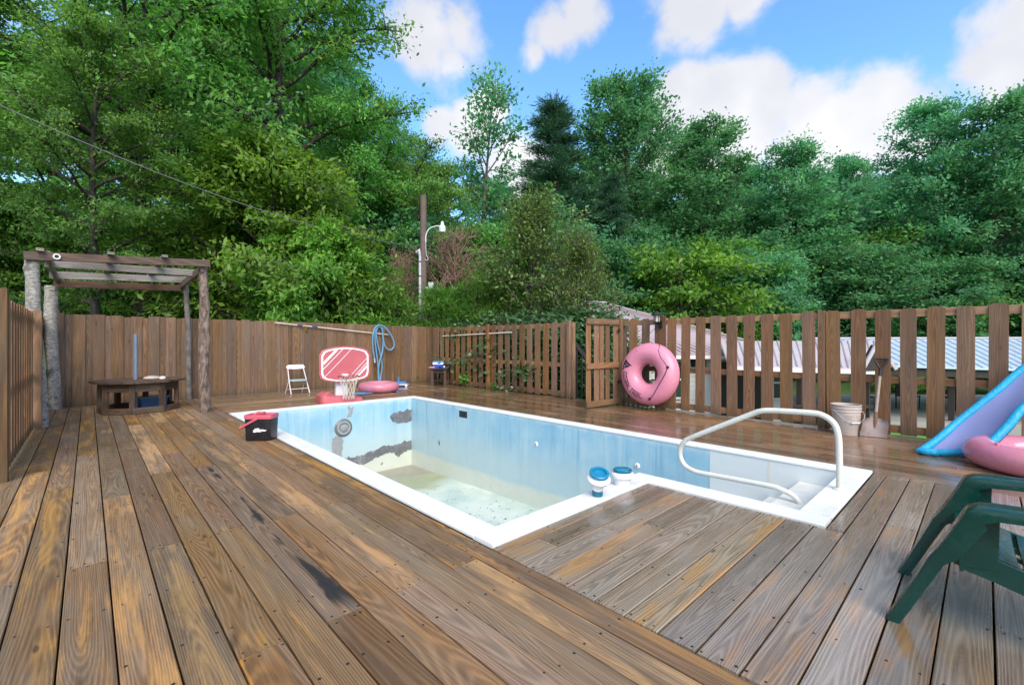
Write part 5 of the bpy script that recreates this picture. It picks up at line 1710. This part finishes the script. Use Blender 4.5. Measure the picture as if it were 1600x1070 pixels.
for z in (3.2, 4.1, 4.7):
    MB().lathe([(0.066, -0.02), (0.066, 0.02)], 12, Matrix.Translation(rt * -0.1 - fw * 0.14 + Vector((0, 0, z)))).build('strap', 'iron_black', up_)
MB().tube(bez([rt * 0.13 - fw * 0.08 + Vector((0, 0, 5.523)), rt * 0.14 - fw * 0.08 + Vector((0, 0, 5.817)), rt * 0.28 - fw * 0.08 + Vector((0, 0, 6.087)), rt * 0.55 - fw * 0.08 + Vector((0, 0, 6.193)), rt * 0.72 - fw * 0.08 + Vector((0, 0, 6.193))], 5), 0.025, 10).build('lamp_arm', 'lamp_shell', up_, True)
lp = Matrix.Translation(rt * 0.82 - fw * 0.08 + Vector((0, 0, 5.92))) @ Matrix.Scale(0.85, 4)
hd = MB().lathe([(0.09, 0.22), (0.17, 0.2), (0.16, 0.3), (0.12, 0.36), (0.08, 0.38), (0.075, 0.5), (0.04, 0.56)], 20, lp).build('lamp_head', 'lamp_shell', up_, True)
MB().lathe([(0.09, 0.0), (0.15, 0.03), (0.17, 0.2)], 20, lp, True, False).build('lamp_lens', 'plastic_white', up_, True)
MB().tube(bez([rt * 0.13 - fw * 0.1 + Vector((0, 0, 5.523)), rt * 0.15 - fw * 0.1 + Vector((0, 0, 5.053)), rt * 0.24 - fw * 0.12 + Vector((0, 0, 4.795)), rt * 0.1 - fw * 0.14 + Vector((0, 0, 4.771))], 4), 0.014, 6).build('drip_wire', 'conduit', up_, True)
MB().box(rt * 0.36 - fw * 0.1 + Vector((0, 0, 3.702)), (0.2, 0.2, 0.28), (0, 0, -YAW), 0.02).build('meter_box', 'conduit', up_)
MB().bar(rt * 0.1 - fw * 0.1 + Vector((0, 0, 3.619)), rt * 0.3 - fw * 0.1 + Vector((0, 0, 3.619)), 0.06, 0.06).build('box_arm', 'conduit', up_)

cb = thing('service_cable', 'thin grey overhead cable sagging from the left edge to the utility pole', 'cable')
ca = Vector((*spot(-260, 8.2), height(40, 8.2)))
cbp = Vector((ux, uy, 5.35))
pts = []
for i in range(41):
    t = i / 40
    p = ca.lerp(cbp, t)
    p.z -= 0.75 * 4 * t * (1 - t)
    pts.append(p)
MB().tube(pts, 0.009, 7).build('cable', 'cable', cb, True)
tw = []
for i in range(241):
    t = i / 240
    p = ca.lerp(cbp, t)
    p.z -= 0.75 * 4 * t * (1 - t)
    a = t * 90
    tw.append(p + Vector((0.006 * math.cos(a), 0, 0.014 * math.sin(a))))
MB().tube(tw, 0.006, 5).build('twisted_line', 'iron_black', cb, True)
# ------------------------------------------------------------------ trees
UPV = np.array([0, 0, 1.0])


def leaves_mesh(name, pos, axis, nrm, L, W, tint, mat):
    """one folded rhombic blade per entry: base at pos, pointing along axis, face normal nrm"""
    n = len(pos)
    side = np.cross(nrm, axis)
    side /= np.linalg.norm(side, axis=1, keepdims=True) + 1e-9
    nn = np.cross(axis, side)
    L, W = L[:, None], W[:, None]
    v = np.empty((n, 4, 3), np.float32)
    v[:, 0] = pos
    v[:, 1] = pos + axis * L * 0.45 + side * W * 0.5 - nn * W * 0.16
    v[:, 2] = pos + axis * L - nn * L * 0.12
    v[:, 3] = pos + axis * L * 0.45 - side * W * 0.5 - nn * W * 0.16
    me = bpy.data.meshes.new(name)
    me.vertices.add(n * 4)
    me.vertices.foreach_set('co', v.ravel())
    me.loops.add(n * 4)
    me.loops.foreach_set('vertex_index', np.arange(n * 4, dtype=np.int32))
    me.polygons.add(n)
    me.polygons.foreach_set('loop_start', np.arange(0, n * 4, 4, dtype=np.int32))
    me.polygons.foreach_set('loop_total', np.full(n, 4, np.int32))
    at = me.attributes.new('tint', 'FLOAT', 'POINT')
    at.data.foreach_set('value', np.repeat(tint, 4).astype(np.float32))
    me.materials.append(M[mat])
    me.update(calc_edges=True)
    me.validate()
    return me


def unit(a):
    return a / (np.linalg.norm(a, axis=-1, keepdims=True) + 1e-9)


def make_tree(key, seed, H, base, rad, n_limb, n_twig, n_leaf, ll, lw, mat, bk='bark_dark', trunk_r=0.2, shape='oval', up=0.55, droop=0.35, spread=0.42, flat=0.5, gap=0.0, fork=0, lean=0.0, needle=False, top_limb=True, tint_bias=0.0):
    """returns (trunk mesh, crown mesh) standing on z = 0, crown from base to H with radius rad"""
    g = np.random.default_rng(seed)
    tm = MB()
    nseg = 12
    ph = g.uniform(0, 6, 4)

    def trunk_at(t):
        z = H * 0.97 * t
        w = 0.022 * H * t
        return np.array([lean * H * t + w * math.sin(3.1 * t + ph[0]), w * math.sin(4.3 * t + ph[1]), z])

    tr = lambda t: trunk_r * (1 - t) ** 0.75 + 0.012
    tm.tube([trunk_at(i / nseg) for i in range(nseg + 1)], [max(0.012, tr(i / nseg)) * (1.35 if i == 0 else 1) for i in range(nseg + 1)], 9)
    leaders = [(0.0, None)]
    pts, axes, tints, outs = [], [], [], []
    for i in range(n_limb):
        f = (i + 0.5) / n_limb
        zt = base + (H - base) * (f ** 0.9) * 0.95
        t = min(0.97, zt / (H * 0.97) - 0.04)
        t = max(0.05, t)
        p0 = trunk_at(t)
        f2 = (zt - base) / (H - base)
        if shape == 'oval':
            prof = math.sqrt(max(0.03, 1 - (2 * f2 - 0.85) ** 2 / 1.35))
        elif shape == 'cone':
            prof = max(0.06, 1.02 - f2)
        elif shape == 'dome':
            prof = math.sqrt(max(0.05, 1 - f2 ** 2))
        else:      # vase
            prof = 0.5 + 0.55 * math.sin(min(1, f2 * 1.1) * math.pi * 0.85)
        az = i * 2.39996 + g.uniform(-0.5, 0.5)
        ln = rad * prof * g.uniform(0.72, 1.12)
        el = (up * (0.55 + 0.9 * f2) + g.uniform(-0.15, 0.15)) if shape != 'cone' else up * (0.2 + f2) + g.uniform(-0.1, 0.1)
        d = np.array([math.cos(az) * math.cos(el), math.sin(az) * math.cos(el), math.sin(el)])
        path = [p0]
        k = 6
        for s in range(1, k + 1):
            u = s / k
            dd = unit(d + np.array([0, 0, -droop * u * u * (1.0 if shape != 'cone' else 0.4)]) + g.normal(0, 0.1, 3))
            path.append(path[-1] + dd * ln / k)
        r0 = max(0.018, tr(t) * 0.58)
        tm.tube([tuple(p) for p in path], [r0 * (1 - 0.85 * s / k) + 0.006 for s in range(k + 1)], 6, cap=False)
        path = np.array(path)
        nt = max(3, int(n_twig * (0.45 + 0.65 * prof)))
        for q in range(nt):
            if g.random() < gap:
                continue
            u = g.uniform(0.22, 1.0) ** 0.75
            a = u * k
            j = min(k - 1, int(a))
            b = path[j] + (path[j + 1] - path[j]) * (a - j)
            ang = g.uniform(0, 2 * math.pi)
            dirv = unit(d * 0.55 + np.array([math.cos(ang), math.sin(ang), g.uniform(-0.45, 0.75) * (0.35 if shape == 'cone' else 1)]))
            tl = ln * g.uniform(0.14, 0.34) + 0.25
            e = b + dirv * tl
            e[2] -= droop * tl * 0.4
            tm.tube([tuple(b), tuple((b + e) / 2 + np.array([0, 0, 0.04 * tl])), tuple(e)], [0.02 * trunk_r / 0.2 + 0.004, 0.012, 0.005], 4, cap=False)
            m = max(8, int(n_leaf * g.uniform(0.6, 1.4)))
            s_ = spread * g.uniform(0.7, 1.35)
            w_ = g.uniform(0.15, 1.05, m)
            ball = unit(g.normal(0, 1, (m, 3))) * (g.random((m, 1)) ** 0.5) * 1.55
            c = b + (e - b) * w_[:, None] + ball * np.array([s_, s_, s_ * flat])
            tint = np.clip(g.normal(0.42 + tint_bias, 0.17) + g.normal(0, 0.12, m), 0, 1)
            out = unit(c - np.array([p0[0], p0[1], p0[2] + 0.1 * ln]))
            pts.append(c)
            outs.append(out)
            tints.append(tint)
    pos = np.concatenate(pts)
    out = np.concatenate(outs)
    tint = np.concatenate(tints)
    n = len(pos)
    if needle:
        ax = unit(out * 0.8 + g.normal(0, 0.55, (n, 3)) + np.array([0, 0, 0.25]))
        nr = unit(g.normal(0, 1, (n, 3)) + UPV)
    else:
        ax = unit(out * 0.7 + g.normal(0, 0.6, (n, 3)) + np.array([0, 0, -0.35 * (0.5 + droop)]))
        nr = unit(UPV * 0.75 + out * 0.75 + g.normal(0, 0.5, (n, 3)))
    sz = np.clip(np.exp(g.normal(0, 0.28, n)), 0.5, 1.45)
    L = ll * sz * g.uniform(0.85, 1.1, n)
    W = lw * sz * g.uniform(0.8, 1.15, n)
    cm = leaves_mesh(key + '_crown', pos, ax, nr, L, W, tint, mat)
    me = bpy.data.meshes.new(key + '_trunk')
    me.from_pydata(tm.v, [], tm.f)
    me.materials.append(M[bk])
    me.polygons.foreach_set('use_smooth', [True] * len(me.polygons))
    me.update()
    return me, cm, H


KIND = {
    'hero': make_tree('hero', 15, 18.0, 6.2, 6.0, 36, 22, 54, 0.2, 0.095, 'leaf_broad', trunk_r=0.33, droop=0.35, spread=0.42, flat=0.38, up=0.55, gap=0.2),
    'broad': make_tree('broad', 11, 18.0, 3.2, 5.6, 42, 21, 52, 0.2, 0.095, 'leaf_broad', trunk_r=0.3, droop=0.4, spread=0.42, flat=0.38, up=0.45),
    'broad2': make_tree('broad2', 12, 17.0, 2.0, 4.8, 42, 20, 52, 0.19, 0.09, 'leaf_broad', trunk_r=0.24, droop=0.3, spread=0.42, flat=0.4, up=0.6, tint_bias=-0.06),
    'tall': make_tree('tall', 21, 20.0, 4.5, 4.4, 46, 17, 50, 0.215, 0.13, 'leaf_tall', bk='bark_mid', trunk_r=0.22, droop=0.1, spread=0.45, flat=0.6, up=0.75, gap=0.1),
    'tall2': make_tree('tall2', 22, 18.0, 3.0, 3.6, 42, 15, 48, 0.21, 0.125, 'leaf_tall', bk='bark_mid', trunk_r=0.17, droop=0.12, spread=0.42, flat=0.6, up=0.7, gap=0.14, lean=0.03),
    'open': make_tree('open', 31, 16.0, 7.5, 2.9, 20, 10, 24, 0.22, 0.13, 'leaf_tall', bk='bark_mid', trunk_r=0.15, droop=0.1, spread=0.36, flat=0.6, up=0.95, gap=0.25, shape='vase'),
    'pine': make_tree('pine', 41, 19.0, 3.0, 4.0, 62, 17, 80, 0.26, 0.035, 'leaf_pine', trunk_r=0.22, droop=0.15, spread=0.3, flat=0.5, up=0.3, shape='cone', needle=True, gap=0.12),
    'weeper': make_tree('weeper', 51, 5.4, 0.3, 3.6, 50, 26, 30, 0.165, 0.068, 'leaf_light', trunk_r=0.1, droop=0.75, spread=0.24, flat=0.5, up=0.8, shape='dome'),
    'crab': make_tree('crab', 61, 6.4, 0.9, 2.5, 34, 17, 30, 0.105, 0.062, 'leaf_olive', bk='bark_mid', trunk_r=0.09, droop=0.0, spread=0.26, flat=0.8, up=0.95),
    'dogwood': make_tree('dogwood', 71, 5.2, 1.0, 2.6, 30, 17, 26, 0.17, 0.085, 'leaf_light', trunk_r=0.09, droop=0.35, spread=0.3, flat=0.3, up=0.35, shape='dome'),
    'cypress': make_tree('cypress', 81, 3.9, 0.1, 2.0, 52, 15, 56, 0.14, 0.018, 'leaf_cypress', trunk_r=0.07, droop=0.4, spread=0.17, flat=0.55, up=0.6, shape='dome', needle=True),
    'shrub': make_tree('shrub', 91, 4.6, 0.1, 2.4, 40, 20, 34, 0.11, 0.06, 'leaf_broad', trunk_r=0.06, droop=0.3, spread=0.3, flat=0.5, up=0.6, shape='dome', tint_bias=-0.08),
    'under': make_tree('under', 95, 8.0, 0.4, 3.4, 48, 20, 32, 0.16, 0.1, 'leaf_tall', bk='bark_mid', trunk_r=0.1, droop=0.15, spread=0.36, flat=0.55, up=0.6),
    'dead': make_tree('dead', 101, 4.2, 0.5, 1.9, 40, 11, 18, 0.16, 0.012, 'leaf_dead', bk='bush_brown', trunk_r=0.06, droop=0.1, spread=0.22, flat=0.7, up=0.7, shape='dome', needle=True, gap=0.3),
    'vine': make_tree('vine', 111, 2.7, 0.05, 1.1, 26, 12, 26, 0.085, 0.055, 'leaf_variegated', trunk_r=0.04, droop=0.2, spread=0.2, flat=0.8, up=0.6, shape='dome', tint_bias=0.12),
}


def tree(name, kind, label, px, depth, top, group=None, rot=0.0, wide=1.0, cat='tree', sink=0.0):
    """a tree whose top shows at row `top` of the photograph when seen at that depth"""
    tme, cme, H = KIND[kind]
    x, y = spot(px, depth)
    gz = float(ground_z(x, y)) - sink
    hgt = height(top, depth) - gz
    s = hgt / H
    t = thing(name, label, cat, (x, y, gz), (0, 0, rot), group)
    t.scale = (s * wide, s * wide, s)
    put('trunk', tme, t)
    put('crown', cme, t)
    return t


# big trees at the left
tree('broadleaf_tree', 'hero', 'large leafy tree with dark forked trunk above the pergola', 228, 16.5, -150, rot=0.4)
tree('broadleaf_tree', 'broad2', 'leaning thin-trunked tree with light leaves over the pergola left end', 150, 13.5, 30, rot=2.2, wide=0.9)
tree('broadleaf_tree', 'broad', 'tall tree with dark trunk left of the first open sky', 440, 21, -170, rot=2.9, wide=0.85)
tree('broadleaf_tree', 'broad2', 'leafy tree cut by the left edge of the picture', -80, 14, -80, rot=4.0)
tree('broadleaf_tree', 'broad2', 'dense tree closing the gap behind the big forked trunk', 330, 26, -120, rot=1.0, wide=1.1)
tree('broadleaf_tree', 'broad', 'mid green tree just behind the utility pole', 650, 25, 225, rot=5.1, wide=0.9)
tree('broadleaf_tree', 'broad2', 'dark leafy tree between the tall left tree and the utility pole', 565, 23, 150, rot=0.6, wide=0.85)
tree('slender_tree', 'open', 'open thin-branched tree against the sky right of the utility pole', 757, 26, 135, rot=0.9, wide=1.05)
tree('pine_tree', 'pine', 'dark bluish pine left of the tallest middle tree', 874, 29, 118, rot=0.3, wide=1.45)
tree('poplar_tree', 'tall', 'tallest tree in the middle, rising above the others', 985, 30, 118, rot=1.1, wide=1.05)
tree('poplar_tree', 'tall', 'tall tree reaching right towards the big white cloud', 1095, 31, 200, rot=3.4, wide=1.15)
tree('poplar_tree', 'tall2', 'twin-topped tree under the left part of the white cloud', 1225, 30, 222, rot=0.2, wide=1.1)
tree('poplar_tree', 'tall', 'rounded lighter tree under the middle of the white cloud', 1330, 35, 250, rot=2.0, wide=1.0)
tree('poplar_tree', 'tall2', 'tall slim tree with bare lower trunk right of the white cloud', 1462, 28, 155, rot=3.9, wide=1.0)
tree('poplar_tree', 'tall2', 'tall slim tree with leaning trunk near the right edge', 1545, 26, 155, rot=5.4, wide=1.0)
tree('poplar_tree', 'tall', 'large tree cut by the right edge of the picture', 1660, 27, 120, rot=0.8)
tree('pine_tree', 'pine', 'pine partly out of frame at the upper right', 1700, 24, 20, rot=2.6, wide=0.9)
tree('pine_tree', 'pine', 'lower dark pine in front of the tallest middle tree', 945, 27, 250, rot=4.4, wide=1.15)
# forest behind them
rr = random.Random(3)
FAR = 'leafy green tree in the far wall of forest'
for i, (px, dp, tp) in enumerate(((-60, 34, 60), (90, 33, 90), (210, 38, 60), (400, 34, 40), (520, 36, 90), (610, 38, 215), (700, 40, 255), (790, 42, 285), (860, 40, 270), (930, 44, 240), (1030, 42, 230), (1120, 42, 280), (1180, 40, 262), (1270, 44, 282), (1385, 40, 270), (1420, 44, 262), (1510, 42, 262), (1590, 40, 250), (1680, 40, 230))):
    tree('forest_tree', ('tall', 'broad2', 'broad', 'tall2')[i % 4], FAR, px, dp, tp, 'trees of the far forest wall', rr.uniform(0, 6.28), rr.uniform(1.0, 1.25))
# understorey
UND = 'green understorey bush at the foot of the forest'
for i, (px, dp, tp) in enumerate(((30, 20, 330), (120, 24, 340), (250, 22, 360), (330, 25, 330), (385, 24, 395), (450, 25, 390), (560, 24, 350), (640, 27, 380), (760, 24, 370), (820, 27, 350), (930, 25, 400), (990, 28, 380), (1130, 28, 390), (1190, 26, 410), (1260, 29, 385), (1330, 27, 400), (1400, 29, 370), (1450, 26, 415), (1520, 28, 385), (1590, 27, 405), (1660, 26, 390), (1720, 24, 380), (1230, 34, 330), (1350, 36, 330), (1500, 35, 320), (1080, 36, 330), (1620, 34, 310))):
    tree('forest_bush', 'under' if i % 4 else 'shrub', UND, px, dp, tp, 'understorey bushes of the forest', rr.uniform(0, 6.28), rr.uniform(1.0, 1.4), 'bush')
# garden shrubs right behind the fences
tree('weeping_shrub', 'weeper', 'big light green shrub with drooping sprays right of the pergola', 425, 17.2, 262, rot=0.3, wide=0.95, cat='shrub')
tree('weeping_shrub', 'weeper', 'light green drooping shrub seen through the pergola', 215, 17.5, 375, rot=2.3, wide=1.0, cat='shrub')
tree('weeping_shrub', 'weeper', 'dark green shrub behind the left end of the pergola', 25, 16.5, 330, rot=4.3, wide=1.0, cat='shrub')
tree('weeping_shrub', 'weeper', 'low drooping shrub between the log post and the pool hose', 500, 16.2, 380, rot=1.3, wide=0.95, cat='shrub')
tree('cypress_shrub', 'cypress', 'feathery bright green evergreen in front of the utility pole', 700, 17.4, 462, rot=0.2, wide=0.9, cat='shrub')
tree('cypress_shrub', 'cypress', 'feathery evergreen left of the utility pole above the hose', 590, 17.0, 458, rot=2.1, wide=0.9, cat='shrub')
tree('cypress_shrub', 'cypress', 'feathery evergreen above the corner of the two fences', 765, 17.3, 440, rot=3.6, wide=0.8, cat='shrub')
tree('dead_shrub', 'dead', 'brown dried-out shrub behind the street lamp', 708, 20.2, 372, rot=0.5, wide=0.72, cat='shrub')
tree('dead_shrub', 'dead', 'smaller brown dried shrub left of the utility pole', 632, 20.0, 405, rot=2.5, wide=0.5, cat='shrub')
tree('crabapple_tree', 'crab', 'olive green small-leaved tree behind the picket fence', 838, 16.2, 345, rot=1.0, wide=1.0)
tree('crabapple_tree', 'crab', 'lower olive tree reaching over the mauve roof left of the lantern', 905, 14.2, 400, rot=3.0, wide=0.75)
tree('dogwood_tree', 'dogwood', 'yellow-green layered tree above the lantern lamp', 1062, 24, 388, rot=0.7, wide=1.0)
for i, (px, dp, tp, lb) in enumerate(((722, 16.6, 512, 'leafy vine bush behind the pickets right of the side table'), (790, 14.4, 498, 'leafy bush with pale leaves behind the middle of the short picket fence'), (850, 13.4, 500, 'bush with white-flecked leaves behind the pickets left of the gate'), (900, 13.4, 485, 'tall pale-flecked bush seen through the gate opening'), (935, 13.4, 495, 'pale-flecked bush behind the open gate'))):
    tree('leafy_bush', 'vine', lb, px, dp, tp, 'bushes behind the short picket fence', i * 1.3, 1.25, 'bush', sink=0.0)
for i, (px, dp, tp, lb) in enumerate(((1505, 21.5, 560, 'bright green hedge bush beyond the patio slab'), (1420, 22, 556, 'green hedge bush beyond the patio behind the shovel'), (1580, 21, 556, 'green hedge bush beyond the patio at the right edge'))):
    tree('hedge_bush', 'dogwood', lb, px, dp, tp, 'hedge beyond the patio', i * 2.0, 1.7, 'bush')

# small weed growing through the picket fence
for (x, y, h_, lb) in ((8.22, 9.45, 0.28, 'small weed sprouting from the deck at the foot of the pickets'), (8.3, 10.9, 0.5, 'leafy weed growing up the pickets beside the side table')):
    tme, cme, H = KIND['vine']
    t = thing('weed', lb, 'weed', (x, y, 0.0))
    t.scale = (h_ / H,) * 3
    g_ = np.random.default_rng(int(y * 10))
    n = 60
    pos = g_.normal(0, 1, (n, 3)) * np.array([0.55, 0.55, 0.5]) + np.array([0, 0, H * 0.5])
    pos[:, 2] = np.clip(pos[:, 2], 0.1, H)
    me = leaves_mesh('weed_leaves', pos, unit(g_.normal(0, 1, (n, 3))), unit(g_.normal(0, .5, (n, 3)) + UPV), np.full(n, 0.65), np.full(n, 0.38), np.clip(g_.normal(.5, .2, n), 0, 1), 'leaf_broad')
    put('leaves', me, t)
    MB().tube([(0, 0, 0), (0.1, 0.05, H * 0.5), (0.0, 0.1, H * 0.95)], [0.06, 0.045, 0.02], 6).build('stem', 'bark_mid', t, True)

# sword-leaved plants on the bank
for i, (px, dp, base_y, R_, lb) in enumerate(((92, 15.2, 486, 0.75, 'spiky sword-leaved plant behind the fence under the pergola'), (118, 16.6, 455, 0.7, 'second spiky plant higher on the bank under the pergola'), (18, 14.6, 492, 0.75, 'spiky plant behind the left fence beside the birch posts'))):
    x, y = spot(px, dp)
    z = height(base_y, dp)
    gz = float(ground_z(x, y))
    t = thing('spiky_plant', lb, 'plant', (x, y, gz))
    g_ = np.random.default_rng(200 + i)
    n = 90
    el = g_.uniform(0.15, 1.45, n)
    az = g_.uniform(0, 6.28, n)
    ax = np.stack([np.cos(az) * np.cos(el), np.sin(az) * np.cos(el), np.sin(el)], 1)
    me = leaves_mesh('spiky_leaves', np.tile([[0, 0, max(0.2, z - gz)]], (n, 1)) + ax * 0.05, ax, unit(UPV + g_.normal(0, .3, (n, 3))), R_ * g_.uniform(.75, 1.1, n), np.full(n, 0.05), np.clip(g_.normal(.45, .2, n), 0, 1), 'leaf_yucca')
    put('leaves', me, t)
    MB().tube([(0, 0, -0.1), (0, 0, max(0.25, z - gz) + 0.05)], 0.05, 8).build('stem', 'bark_mid', t, True)
